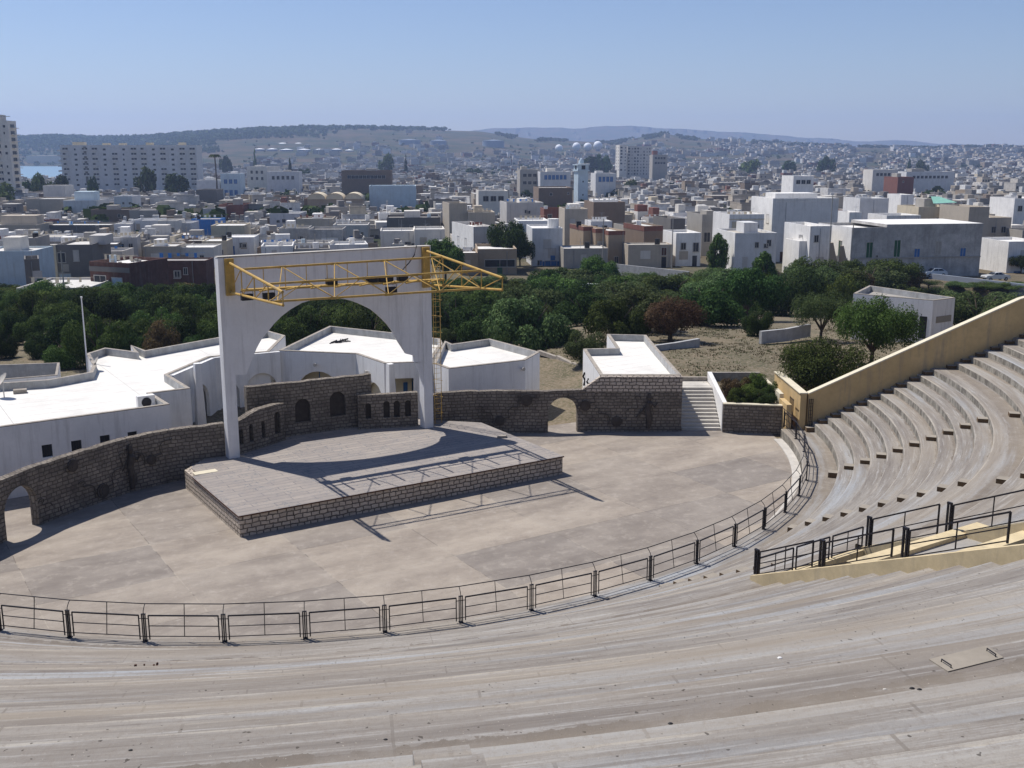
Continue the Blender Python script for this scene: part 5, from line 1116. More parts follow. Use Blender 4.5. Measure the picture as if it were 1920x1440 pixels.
H('low light grey wall building right of the stepped brown houses', 1178, 1262, 459, 200, 5, 'beige', 6, 2, [(.8, 1.8, .9, 1.4, 'rust')], par=.2)
H('dark grey house standing behind the utility pole in the centre', 1258, 1285, 410, 226, 10, 'dark grey', 14, 1)
H('cream and brown terrace house in front of the minaret', 1010, 1074, 352, 400, 16, 'brown', 6, 1, (), par=.4)
H('white framed house left of the cream terrace house', 897, 953, 358, 372, 12, 'off white', 6, 0, ww(3, 3, 1.8, 1.7))
H('pale blue long house in the middle distance', 692, 780, 349, 430, 16, 'pale blue', 6, 0)
H('very long dark brown building below the conifer', 640, 733, 320, 560, 18, 'brown', 4, 3, ww(10, 3.4, 2, 1.6), par=.6)
H('grey blue apartment house with square windows in mid distance', 975, 1012, 318, 560, 14, 'grey', 6, 1, ww(3, 3.2, 1.8, 1.6) + ww(3, 7, 1.8, 1.6))
H('pale grey long apartment house left of the minaret', 1013, 1070, 322, 550, 14, 'bluish white', 6, 1, ww(6, 3.4, 1.4, 2.2, 'bluep'))
H('grey blue row of houses right of the minaret', 1117, 1155, 325, 540, 14, 'bluish white', 6, 1, ww(4, 3.6, 1.4, 2.4, 'bluep'))
# left
H('light blue house with a terrace at the left edge', -40, 62, 471, 168, 9, 'pale blue', 4, 1, [(.93, 2.2, .7, 1.6)], par=.3)
H('grey stepped house wall right of the light blue house', 45, 73, 486, 160, 6, 'dark grey', 24, 0)
o, W_, h = H('grey two storey house with a pale corner pillar and satellite dishes on top', 103, 172, 459, 183, 12, 'dark grey', 6, 1, [(.15, 2.6, 1.2, 1.6), (.55, 2.4, .8, 1.8, 'w_pale grey'), (.2, 6, 1.8, 1.4, 'w_pale blue')], par=.4, box=(.75, 1.2, 1.6, 'pale grey'))
MB().box(-.3, .15, -.3, -.002, 0, h + .4).build('corner_pillar', M['w_cream'], o)
o, W_, h = H('unfinished red brick house with a white boarded window at the left', 167, 241, 490, 150, 8, 'old brick', -22, 0, [(.25, 3.2, 2.0, 1.7), (.68, 3.2, 1.7, 1.5, 'w_pale blue')], par=.45)
MB().box(-.05, W_ + .05, -.05, -.002, h - .9, h - .2).build('concrete_band', M['w_dark grey'], o)
for k in range(5):
    MB().box(0, .35, 0, .35, 0, U(.3, .6)).build('column_stub', M['w_grey'], o, loc=(U(.2, .8) * W_, U(1, 6), h))
H('long red brick garden wall right of the unfinished brick house', 287, 386, 489, 166, 5, 'old brick', 2, 3, (), par=.2)
H('low grey roof with parapet in front of the left houses', 30, 165, 540, 140, 12, 'pale grey', 2, 1, (), par=.3)
H('pale grey low building left of the stage arch', 268, 330, 462, 196, 8, 'beige', 4, 1, (), par=.3)
H('white low wall house right of the pale grey low building', 330, 400, 464, 200, 8, 'off white', 4, 0, (), par=.3)
H('long dark grey block wall house in the left town', 68, 206, 422, 285, 12, 'dark grey', 2, 1)
H('beige house with two openings at the left edge', -30, 68, 422, 275, 12, 'beige', 4, 1, [(.5, 3, 1.4, 1.8), (.85, 3, .9, 1.6)], box=(.2, .9, 2.6))
H('small dark red roof room beside the beige left house', 62, 93, 414, 300, 8, 'red brick', 4, 3)
H('white house with a dark balcony in the left town', 213, 245, 420, 285, 10, 'white', 3, 1, [(.5, 2.6, 4, 1.5)])
H('pale windowless house right of the dark balcony', 245, 294, 413, 288, 10, 'bluish white', 3, 0)
H('white tall house with one small window in the left town', 295, 330, 414, 278, 9, 'off white', 3, 0, [(.2, 4.5, 1.0, .9)])
H('white block joined to the small windowed house', 330, 358, 418, 284, 9, 'bluish white', 3, 0)
H('bright blue painted wall above the cream house', 358, 412, 411, 300, 7, 'bright blue', 2, 2, (), par=.2)
H('cream house with a small dark window right of the blue wall', 395, 458, 423, 262, 10, 'cream', 5, 0, [(.5, 2.8, .9, 1.4)], par=.3)
H('low white wall house below the cream house', 417, 476, 445, 232, 8, 'white', 5, 0, (), par=.2)
H('small cream hut left of the low white wall', 378, 425, 452, 215, 7, 'cream', 5, 0, (), par=.2)
H('huge pale windowless wall below the apartment block', 48, 118, 373, 400, 18, 'beige', 4, 1)
H('pale blue half of the huge windowless wall', 118, 180, 376, 396, 16, 'bluish white', 4, 1, box=(.2, .8, 3.5, 'pale blue'))
H('grey box house with pink grey wall in the left town', 242, 296, 394, 340, 12, 'grey', 4, 1)
H('brick topped dark house right of the huge wall', 170, 243, 393, 345, 12, 'brown', 4, 3)
H('pale tall roof house under the round pine', 213, 247, 368, 400, 12, 'bluish white', 4, 0)
H('dark red block house with one window in the left town', 410, 456, 384, 350, 12, 'red brick', 2, 3, [(.6, 3.4, 1.1, 1.4)])
H('grey house left of the dark red block', 380, 411, 391, 340, 10, 'pale grey', 2, 1)
H('black cube building with white roof in the left town', 367, 406, 356, 470, 14, 'dark grey', 3, 0)
H('long pale blue wall house above the stage arch', 505, 563, 400, 326, 12, 'bluish white', 3, 1, box=(-.2, .1, -.5))
H('weathered light grey ruin with white buttresses above the arch', 523, 578, 428, 250, 9, 'weathered', 5, 2, [(.75, 3, .7, 1.6)])
H('weathered grey wall with a plant covered lintel above the arch', 578, 642, 430, 246, 9, 'weathered', 3, 2, [(.62, 3.2, 3.8, 1.8, 'w_white')])
H('beige house with rusty parapet behind the weathered ruin', 556, 624, 410, 275, 10, 'beige', 5, 1, [(.3, 3, 1.6, .6), (.6, 3, 1.6, .6)])
H('light grey house right of the weathered wall', 624, 690, 422, 268, 10, 'pale grey', 5, 1)
H('flat roofed cream vault house above the arch', 570, 612, 372, 418, 12, 'brown', 3, 1)
H('pale blue villa with six windows right of the palm', 413, 450, 326, 560, 14, 'pale blue', 4, 1, ww(3, 4.5, 1.6, 2.2, 'bluep') + ww(3, 10.5, 1.6, 2.8, 'bluep'))
H('long pale wall house left of the pale blue villa', 368, 412, 338, 560, 14, 'bluish white', 4, 1)
H('white house with a red tiled roof left of mid town', 80, 121, 348, 480, 12, 'off white', 4, 1, ww(4, 7, 2, 1.5, 'greenp'))
H('tall off white flats behind the mid town trees', 462, 500, 312, 700, 16, 'off white', -20, 1, ww(3, 4, 1.6, 1.8) + ww(3, 8, 1.6, 1.8))
H('low row of blue grey houses mid town', 500, 560, 322, 640, 16, 'bluish white', 4, 1, ww(5, 4, 1.5, 2))
# vaulted roofs
g = AT(576, 372, 415); vo2 = thing('vaulted_hall', 'building roofed with a row of cream barrel vaults above the arch', 'building', (g.x, g.y, terrain(g.x, g.y)), R_(4)); hh = g.z - vo2.location.z
MB().box(0, 21, 0, 12, -1, hh - .3).build('wall', M['w_tan'], vo2)
for k in range(3):
    mb = MB(); n_ = 12; r_ = 3.4
    for j in range(n_):
        a, b = pi * j / n_, pi * (j + 1) / n_; p, q = (3.5 + 7 * k - r_ * cos(a), hh - .3 + 2.3 * sin(a)), (3.5 + 7 * k - r_ * cos(b), hh - .3 + 2.3 * sin(b))
        mb.face([(p[0], -.6, p[1]), (p[0], 12, p[1]), (q[0], 12, q[1]), (q[0], -.6, q[1])]); mb.face([(p[0], -.3, hh - .3), (p[0], -.3, p[1]), (q[0], -.3, q[1]), (q[0], -.3, hh - .3)])
    mb.build('vault', M['w_cream'], vo2)
# ---- landmarks
def flats(name, label, x0, x1, ytop, Y, depth, psi, cols, rows_, wall, storey=3.0, lcols=2, cat='apartment block', bal=True):
    o, W_, h = H(label, x0, x1, ytop, Y, depth, wall, psi, 1, (), par=.8, name=name, cat=cat, group=None, zb=-2)
    if 'group' in o: del o['group']
    for j in range(rows_):
        z = h - 2.3 - j * storey
        for i in range(cols):
            u = W_ * (i + .5) / cols + (.25 if i % 4 == 1 else 0); b = ((i * 7 + 3) % 5 > 1)
            if rnd() < .05: continue
            mb = MB(); w_ = W_ / cols * (.27 if b else .14); mb.box(u - w_, u + w_ * (1 if rnd() < .7 else .2), -.04, -.003, z, z + (1.5 if b else 1.1), mi=0)
            if b and bal: mb.box(u - w_ * 1.15, u + w_ * 1.15, -1.0, -.04, z - .35, z - .2, mi=1); mb.box(u - w_ * 1.15, u + w_ * 1.15, -1.0, -.93, z - .2, z + .45, mi=1); mb.box(u - .12, u + .12, -.07, -.04, z, z + 1.5, mi=1)
            mb.build('window', [M['glass'], M['w_' + wall]], o)
        for i in range(lcols): window(o, 1, depth * (i + .5) / lcols, z, 1.2, 1.3, W_, depth, near=False)
    return o, W_, h
o, W_, h = flats('apartment_block', 'long white apartment block of nine storeys beside the harbour', 112, 368, 272, 655, 14, 3, 14, 8, 'bluish white')
MB().box(W_ * .17, W_ * .19, -.06, -.05, 0, h).build('dark_joint', M['w_dark grey'], o)  # narrow dark grey strip down the whole front
for k, (f0, f1, hh) in enumerate(((.08, .16, 1.8), (.3, .34, 1.2), (.42, .46, 1.2), (.62, .66, 1.5), (.86, .9, 1.6))): MB().box(W_ * f0, W_ * f1, 3, 9, h + .01, h + .8 + hh).build('roof_room', M['w_cream'], o)
mb = MB()
for j in range(9): mb.box(-2.6, -.05, 1.5, 5.5, h - 2.9 - j * 3.0, h - 2.0 - j * 3.0)
mb.build('side_balconies', M['w_bluish white'], o)
o, W_, h = flats('tower_block', 'tall tower block with stacked balconies at the left edge', -92, 14, 226, 500, 9, 2, 7, 13, 'off white')
for j in range(12): window(o, 2, 4.5, h - 2.3 - j * 3, 4.2, 1.5, W_, 9, 'glass', False, False); MB().box(W_ + .04, W_ + 1.6, 2, 8, h - 2.6 - j * 3, h - 2.3 - j * 3).build('balcony', M['w_off white'], o)
MB().box(W_ * .5, W_ * .78, 3, 12, h + .01, h + 3.6).build('roof_room', M['w_pale grey'], o); MB().bar((W_ * .8, 5, h + 2.8), (W_ * .97, 5, h + 2.8), .3).build('antenna', M['metal'], o)
flats('apartment_block', 'pair of ribbed grey apartment towers behind the minaret', 1177, 1222, 274, 1060, 22, 10, 8, 9, 'pale grey', bal=False)
flats('apartment_block', 'slim white lit stair tower of the ribbed grey apartment towers', 1162, 1176, 272, 1050, 14, 10, 2, 8, 'off white', bal=False)
H('grey office block with a dark red roof room right of the ribbed towers', 1224, 1252, 290, 1000, 14, 'grey', 5, 1, ww(4, 3.6, 2, 2) + ww(4, 8, 2, 2), box=(.1, .4, 4, 'red brick'))
# minaret
g = AT(1089, 358, 425); mz = terrain(g.x, g.y); mi = thing('minaret', 'square pale blue minaret with a white gallery and small lantern', 'minaret', (g.x, g.y, mz), R_(20)); zt = AT(1089, 321, 425).z - mz; zg = AT(1089, 308, 425).z - mz; zl = AT(1089, 301, 425).z - mz
MB().box(-2.1, 2.1, -2.1, 2.1, -1, zt).build('shaft', M['w_pale blue'], mi)
mb = MB(); mb.box(-2.5, 2.5, -2.5, 2.5, zt + .01, zt + .5); mb.box(-2.25, 2.25, -2.25, 2.25, zt + .5, zg - .4); mb.box(-2.55, 2.55, -2.55, 2.55, zg - .4, zg); mb.build('gallery', M['w_pale blue'], mi)
for k in range(9): MB().box(-2.5 + k * .58, -2.25 + k * .58, -2.53, -2.28, zg + .01, zg + .45).build('merlon', M['w_white'], mi)
mb = MB(); mb.box(-.8, .8, -.8, .8, zg + .01, zl); mb.tube([(0, 0, zl), (0, 0, zl + .5), (0, 0, zl + 1.0)], [.8, .6, .1], 8); mb.tube([(0, 0, zl + 1), (0, 0, zl + 2.4)], .08, 4); mb.build('lantern', M['w_pale blue'], mi)
for s_, z0, w_ in ((0, zt + .7, 1.6), (1, zt + .7, 1.6)): MB().box(*((-w_ / 2, w_ / 2, -2.29, -2.26) if s_ == 0 else (-2.29, -2.26, -w_ / 2, w_ / 2)), z0, z0 + 1.6).build('opening', M['glass'], mi)
for z0 in (zt * .45, zt * .75): MB().box(-.25, .25, -2.13, -2.11, z0, z0 + .6).build('window', M['glass'], mi)
# radomes and tanks
for k, (x, y, r_) in enumerate(((1048, 278, 7), (1081, 275, 7.6), (1102, 275.5, 7.6), (1121, 273, 8.2))):
    D2 = 2600; g = AT(x, y, D2); R2 = r_ * D2 / F; o = thing('radome', ['leftmost and lowest white dome of the four on the hillside', 'second white dome from the left on the hillside', 'third white dome from the left on the hillside', 'largest white dome on the hillside, at the right'][k], 'dome', g, 0, 'white domes on the hillside')
    mb = MB(); n_ = 16
    for i in range(8):
        for j in range(n_):
            q = [(R2 * cos(pi * (a_ / 8 - .5)) * cos(2 * pi * b_ / n_), R2 * cos(pi * (a_ / 8 - .5)) * sin(2 * pi * b_ / n_), R2 * sin(pi * (a_ / 8 - .5))) for a_, b_ in ((i, j), (i, j + 1), (i + 1, j + 1), (i + 1, j))]; mb.face(q)
    mb.build('shell', M['tankw'], o, smooth=True); MB().tube([(0, 0, -R2 - 12), (0, 0, -R2 * .8)], R2 * .5, 12).build('base', M['tankb'], o)
for k, (x, y, w_) in enumerate(((452, 271, 26), (487, 271.5, 22), (530, 268.5, 22), (560, 268.5, 20), (595, 271.5, 22), (627, 274, 18), (660, 275, 18), (487, 279, 19), (510, 279, 20), (537, 280, 25), (570, 280, 25), (600, 280, 24), (631, 279.5, 20), (655, 281, 16), (768, 262, 40), (822, 263, 30), (925, 263, 40))):
    D2 = 2300 if y > 276 else 2550; g = AT(x, y, D2); R2 = w_ * D2 / F / 2; o = thing('storage_tank', ('%s white storage tank from the left in the %s row below the wooded hill' % (['first', 'second', 'third', 'fourth', 'fifth', 'sixth', 'seventh'][k % 7], 'back' if k < 7 else 'front')) if k < 14 else ['large blue grey storage tank under the brown hill, left of three', 'large blue grey storage tank under the brown hill, middle of three', 'large blue grey storage tank under the brown hill, right of three'][k - 14], 'storage tank', (g.x, g.y, g.z), 0, 'storage tanks below the hill')
    MB().tube([(0, 0, -50), (0, 0, -.8)], R2, 20).build('shell', M['tankb'], o); MB().tube([(0, 0, -.79), (0, 0, 1.2)], [R2 * 1.02, R2 * .1], 20).build('roof', M['tankw'] if k < 14 else M['tankb'], o)

# ---- the rest of the town
LM = [('the tower block', 10, 300), ('the long apartment block', 250, 330), ('the bright blue wall', 385, 412), ('the unfinished brick house', 205, 490), ('the cream vaults', 600, 366), ('the dark red block', 433, 390), ('the pale blue minaret', 1090, 330), ('the tall beige house', 850, 400), ('the stepped brick capped houses', 1130, 440), ('the tallest white house', 1510, 400), ('the grey shuttered house', 1700, 460), ('the green canopy', 1770, 388), ('the ribbed towers', 1195, 290), ('the red building', 1699, 338), ('the weathered ruin', 560, 430), ('the pale blue long house', 735, 355), ('the arched terrace wing', 1400, 405), ('the brown terrace house', 1040, 360), ('the upper right corner house', 1910, 385)]
counts = {}
def autolabel(cx, cy, colr, feat, lum=None):
    n_ = min(LM, key=lambda q: hypot((q[1] - cx), (q[2] - cy) * 1.5)); dx, dy = cx - n_[1], cy - n_[2]
    d = ('right of' if dx > 0 else 'left of') if abs(dx) > abs(dy) * 1.2 else ('above' if dy < 0 else 'below')
    k = counts.get((n_[0], d, colr, feat), 0); counts[(n_[0], d, colr, feat)] = k + 1
    return ' '.join(('%s %s %s %s %s' % (ordn(k) if k else 'nearest', colr, feat, d, n_[0])).split())
random.seed(77); cand = []
yy = 158.0
while yy < 1500:
    stp = 8.6 if yy < 500 else 10.5 if yy < 800 else 13 + (yy - 800) * .01
    xx = -.54 * yy + U(0, 12)
    while xx < .54 * yy:
        cw = U(5.2, 10) * (1 if yy < 700 else 1.3); px = 960 + F * xx / yy
        ymin = lerp([(0, 175), (380, 175), (420, 205), (800, 215), (900, 222), (1280, 225), (1590, 232), (1620, 240), (1900, 240)], px)
        if yy > ymin and rnd() > .05 + .12 * (noise.noise(Vector((xx * .012, yy * .012, 9))) > .25):
            y_ = yy + U(-3, 3); g = terrain(xx, y_); h = random.choice([2.8, 3.1, 3.3, 3.6, 4.2, 4.6, 6.2, 6.6]) + (2.6 if rnd() < .06 else 0)
            if yy > 500: h *= U(.8, 1.15)
            if not (px < 120 and yy > 900) and not (yy > 600 and yy < 720 and px < 400): cand.append((xx, y_, g, cw * U(.88, 1), U(5.5, 9), h))
        xx += cw
    yy += stp
ind = []; far = []
for c in cand:
    x, y, g, w_, d, h = c; x0, yt = PX((x, y, g + h)); x1, yb = PX((x + w_, y, g)); bad = False
    if x1 < -30 or x0 > 1950: continue
    for (a, b, t, Y, W2, h2) in HAND:
        if y < Y + 11 and y > Y - 5 and x1 > a - 2 and x0 < b + 2: bad = True; break      # same ground
        if y <= Y - 5 and x1 > a and x0 < b and yt < min(t + (1.0 if Y > 300 else .75) * h2 * F / Y, 1e9) : bad = True; break
    if bad:
        # try a lower house instead of nothing
        h = 3.0; x0, yt = PX((x, y, g + h))
        for (a, b, t, Y, W2, h2) in HAND:
            if (y < Y + 11 and y > Y - 5 and x1 > a - 2 and x0 < b + 2) or (y <= Y - 5 and x1 > a and x0 < b and yt < t + (1.0 if Y > 300 else .75) * h2 * F / Y): break
        else: bad = False; c = (x, y, g, w_, d, h)
    if bad: continue
    ind.append(c)
ind.sort(key=lambda c: c[1]); NI = 296 - len(HAND); far = ind[NI:]; ind = ind[:NI]
CW = ['off white', 'pale grey', 'grey', 'grey', 'beige', 'tan', 'off white', 'white', 'brown', 'dark grey', 'grey', 'cream', 'bluish white', 'beige', 'pale grey', 'grey', 'tan', 'dark grey', 'red brick', 'white', 'brown', 'white', 'off white']
for k, (x, y, g, w_, d, h) in enumerate(ind):
    colr = random.choice(CW); psi = U(2, 14); par = random.choice([.15, .5, .6, .9]); two = h > 5
    feat = ('two storey ' if two else 'low ') + 'house'
    o = thing('house', '', 'house', (x, y, g), R_(psi), 'houses of the old town'); ws, rs = shell(w_, d, h - par, -2.5, par, 0, 0); ws.build('wall', M['w_' + colr], o); rs.build('roof', random.choice(M['roofs']), o)
    nw = random.choice([0, 1, 2, 2, 3])
    if rnd() < .4 and w_ > 4: a = U(0, .5) * w_; MB().box(a, a + w_ * U(.3, .5), -U(1.2, 2.5), -.004, -2, (h - par) * U(.4, .75)).build('annex', M['w_' + random.choice([colr, 'white', 'grey', 'beige'])], o)
    for s_ in range(2 if two else 1):
        for i in range(nw): window(o, 0, w_ * (i + .5) / nw + U(-.3, .3), h - par - 2.2 - s_ * 3.1, U(.7, 1.1), U(.9, 1.4), w_, d, 'glass' if rnd() < .85 else 'bluep', near=y < 300)
    if rnd() < .4: window(o, 1, d * U(.3, .7), h - par - 2.3, .9, 1.2, w_, d, near=y < 300)
    r_ = rnd()
    if r_ < .38: a = U(.05, .5); MB().box(w_ * a, w_ * min(.95, a + U(.25, .45)), d * .45, d * .85, h - par + .01, h - par + 2.3).build('roof_room', M['w_' + random.choice([colr, 'white', 'off white', 'red brick', 'grey'])], o); feat += ' with roof room'
    elif r_ < .5: mb = MB(); mb.tube([(w_ * .6, d * .5, h - par), (w_ * .6, d * .5, h - par + 1.5)], .65, 10); mb.build('water_tank', M['w_white'], o); feat += ' with water tank'
    elif r_ < .6:
        mb = MB()
        for i in range(4): cx_ = w_ * (.15 + .23 * i); mb.box(cx_, cx_ + .25, .3, .55, h - par, h - par + U(.8, 2.4))
        mb.build('column_stubs', M['w_grey'], o); feat += ' with column stubs'
    extras(o, w_, d, h - par, y)
    cx, cy = PX((x + w_ / 2, y, g + h)); o['label'] = autolabel(cx, cy, colr, feat)
    if rnd() < .3 and y < 330: dish('satellite_dish', autolabel(cx, cy, 'satellite dish', 'on a roof'), (x + w_ * .5, y + d * .3, g + h - par), U(.4, .6), U(1.5, 3), mast=.9, group='satellite dishes on the town roofs')
mb = MB(); mb.col = (1, 1, 1)
far2 = []
def farbox(x, y, g, w_, d, h, detail):
    a = U(-.1, .3); Mx = Matrix.Translation((x, y, g)) @ Matrix.Rotation(a, 4, 'Z')
    c = WALLC[random.choice(['white', 'off white', 'pale grey', 'beige', 'beige', 'tan', 'grey', 'grey', 'bluish white', 'brown', 'dark grey', 'off white', 'red brick' if rnd() < .5 else 'grey', 'cream'])]; c = mul(c, U(.75, 1.1)); rc = random.choice([(.62, .60, .56), (.5, .48, .44), (.4, .37, .33), (.3, .28, .26)])
    mb.col = c; n0 = len(mb.f); mb.box(0, w_, 0, d, -3, h, Mx, bottom=False); mb.c[n0 + 4] = rc
    for _ in range(2):
        if rnd() < .4: mb.col = mul(random.choice([c, (.6, .6, .58), (.2, .19, .18)]), 1.0); q = U(0, .6) * w_; mb.box(q, q + w_ * U(.2, .4), d * U(.1, .4), d * U(.5, .9), h + .01, h + U(.8, 2.6), Mx, bottom=False)
    mb.col = mul(c, .8)
    if rnd() < .6: mb.box(0, w_, -.01, .22, h, h + .6, Mx, bottom=False); mb.box(-.01, .22, .2, d, h, h + .6, Mx, bottom=False)
    if detail:
        mb.col = (.03, .035, .045)
        for s_ in range(2 if h > 5 else 1):
            for i in range(random.choice([0, 1, 2, 3])):
                u = w_ * (i + .5) / 3; z = h - 2.4 - 3.1 * s_; mb.face([Mx @ Vector(q) for q in ((u - .5, -.03, z), (u + .5, -.03, z), (u + .5, -.03, z + 1.3), (u - .5, -.03, z + 1.3))])
for c in far: farbox(*c, c[1] < 900)
for k in range(2600):
    y = 225 + 420 * rnd() ** 1.25; x = U(-.5, .5) * y; w_ = U(2.2, 5.5); h = U(1.6, 3.4); g = terrain(x, y); px = 960 + F * x / y
    if y < lerp([(0, 190), (380, 190), (420, 215), (900, 235), (1280, 232), (1620, 250), (1900, 250)], px): continue
    x0, yt = PX((x, y, g + h)); x1, yb = PX((x + w_, y, g)); ok = True
    for (a, b, t, Y, W2, h2) in HAND:
        if (Y - 4 < y < Y + 12 and x1 > a - 3 and x0 < b + 3) or (y <= Y - 4 and x1 > a and x0 < b and yt < t + .8 * h2 * F / Y): ok = False; break
    if ok and any(abs(x - q[0] - q[3] / 2) < q[3] / 2 + 1.5 and abs(y - q[1] - q[4] / 2) < q[4] / 2 + 1.5 for q in ind): ok = False
    if ok: farbox(x, y, g, w_, U(2, 5), h, y < 500)
random.seed(99)
for k in range(6500):
    D2 = 1500 + 1900 * rnd() ** .9; px = U(380, 2000)
    dens = sm(900, 1300, px) if D2 > 2000 else sm(380, 600, px) * .7 + .3
    if 560 < px < 1180 and D2 > 2150: dens = .4 if D2 < 2480 else .03
    if D2 > 2800: dens *= .22
    if px > 1180 and px < 1330 and D2 > 2400: dens *= .15
    if rnd() > dens or noise.noise(Vector((px * .012, D2 * .003, 2))) < -.12: continue
    x = (px - 960) / F * D2; g = terrain(x, D2); farbox(x, D2, g, U(9, 19), U(8, 14), U(4, 10), False)
tag(mb.build('distant_houses', M['attr']), 'mass of small pale houses covering the plain and hillside far away', 'houses', kind='stuff')
# distant trees and woods
def tufts(name, label, n_, fn, mat):
    mb = MB()
    for _ in range(n_):
        q = fn()
        if not q: continue
        x, y, z, r_ = q; N2 = 11
        for k in range(N2):
            d = Vector((random.gauss(0, 1), random.gauss(0, 1), abs(random.gauss(0, 1)))).normalized(); p = Vector((x, y, z + r_ * .35)) + Vector((d.x * r_, d.y * r_, d.z * r_ * .9)) * U(.4, .9); n2 = (d + Vector((U(-1, 1), U(-1, 1), U(-1, 1))) * .7).normalized(); t = n2.orthogonal().normalized(); b = n2.cross(t); s_ = r_ * U(.35, .6)
            mb.face([p - t * s_, p - b * s_, p + t * s_, p + b * s_])
    return tag(mb.build(name, M[mat]), label, 'trees', kind='stuff')
def fhill():
    px = U(-60, 930); D2 = U(2700, 3480); x = (px - 960) / F * D2
    if px > 480 and rnd() < (1 - sm(2950, 3380, D2 + 260 * noise.noise(Vector((px * .02, D2 * .006, 0))))) * sm(480, 700, px) * 1.15: return None
    if px > 800 and rnd() < .5 + .5 * sm(800, 860, px): return None
    return x, D2, terrain(x, D2), U(5, 10)
tufts('hill_forest', 'dark pine forest covering the hill on the left horizon', 4200, fhill, 'leafd')
def fright():
    px = U(930, 2000); D2 = U(3000, 3480); x = (px - 960) / F * D2
    if noise.noise(Vector((px * .03, 1, D2 * .001))) < (.1 if px < 1400 else -.25): return None
    return x, D2, terrain(x, D2), U(3.5, 7)
tufts('ridge_trees', 'scattered trees along the right hand horizon', 2600, fright, 'leafd')
def fshore():
    px = U(-60, 420); D2 = U(2250, 2800); x = (px - 960) / F * D2; return x, D2, terrain(x, D2), U(4, 8)
tufts('shore_trees', 'dark trees along the far harbour shore', 700, fshore, 'leafd')
def ftown():
    D2 = 330 + 2500 * rnd() ** 1.1; px = U(-20, 1960); x = (px - 960) / F * D2
    if noise.noise(Vector((x * .01, D2 * .01, 5))) < .12 or (px < 130 and D2 > 850): return None
    return x, D2, terrain(x, D2) + 1.5, U(2.2, 4.6)
tufts('town_trees', 'small dark trees scattered among the far houses', 3600, ftown, 'leafd')
random.seed(31)
for k, (x, y) in enumerate(((68, 306), (90, 305), (110, 308), (50, 309))):
    D2 = 2290; g = AT(x, y, D2); mb = MB(); mb.box(0, [70, 60, 40, 60][k], 0, 30, -20, 4); tag(mb.build('warehouse', M['w_cream'], loc=(g.x - 20, D2 + k * 34, terrain(g.x, D2 + 40) + 9)), ['pale warehouse on the far harbour shore, second from the left', 'pale warehouse on the far harbour shore, third from the left', 'small pale warehouse on the far shore nearest the apartment block', 'pale warehouse on the far harbour shore nearest the tower block'][k], 'warehouse')
# ------------------------------------------------------------------ low white building, retaining wall, cars, poles at the right
lw = [w2s(*G(x, y, 5.1)) for x, y in ((1600, 551), (1750, 564), (1791, 559), (1630, 536))]
lo, lp_ = polybuilding('service_building', 'low white building with a dark doorway behind the umbrella tree', 'building', lw, z=5.1, roofmat='concrete', wall='w_bluish white' if False else 'white')
A, B = W(*lw[0]).xy, W(*lw[1]).xy
def onface(x0, x1, y0, y1, A, B, name, mat, par_, proud=.02):
    p, q, r2 = onplan(x0, (y0 + y1) / 2, A, B), onplan(x1, (y0 + y1) / 2, A, B), onplan((x0 + x1) / 2, y0, A, B); b_ = onplan((x0 + x1) / 2, y1, A, B); d = (Vector(B) - Vector(A)).normalized(); nn = Vector((d.y, -d.x)) * proud
    mb = MB(); mb.panel(p.xy + nn, q.xy + nn, rect(0, (q.xy - p.xy).length, b_.z, r2.z), th=proud - .004); 
    inv = par_.matrix_basis.inverted(); mb.v = [tuple(inv @ Vector(v)) for v in mb.v]; return mb.build(name, M[mat], par_)
onface(1723, 1737, 593, 635, A, B, 'door', 'black', lo); onface(1700, 1717, 590, 600, A, B, 'window', 'glass', lo)
A2, B2 = W(*lw[1]).xy, W(*lw[2]).xy
onface(1755, 1783, 592, 604, A2, B2, 'louvre', 'darkin', lo)
a_, b_ = G(1742, 516, -3.9), G(1960, 541, -3.9); mb = MB(); mb.panel(a_, b_, rect(0, hypot(a_[0] - b_[0], a_[1] - b_[1]), -10, -3.6), th=.4); tag(mb.build('retaining_wall', M['bluegrey']), 'long blue grey retaining wall under the parked cars', 'wall')
a_, b_ = G(1140, 505, -4), G(1290, 527, -4.5); mb = MB(); mb.panel(a_, b_, rect(0, hypot(a_[0] - b_[0], a_[1] - b_[1]), -6, -2.9), th=.3); tag(mb.build('garden_wall', M['parin']), 'long low grey wall at the edge of the town behind the bushes', 'wall')
a_, b_ = G(1070, 548, -3), G(1200, 556, -3); mb = MB(); mb.panel(a_, b_, rect(0, hypot(a_[0] - b_[0], a_[1] - b_[1]), -5, -1.6), th=.3); tag(mb.build('garden_wall', M['w_bluish white']), 'blue grey wall half hidden among the bushes', 'wall')
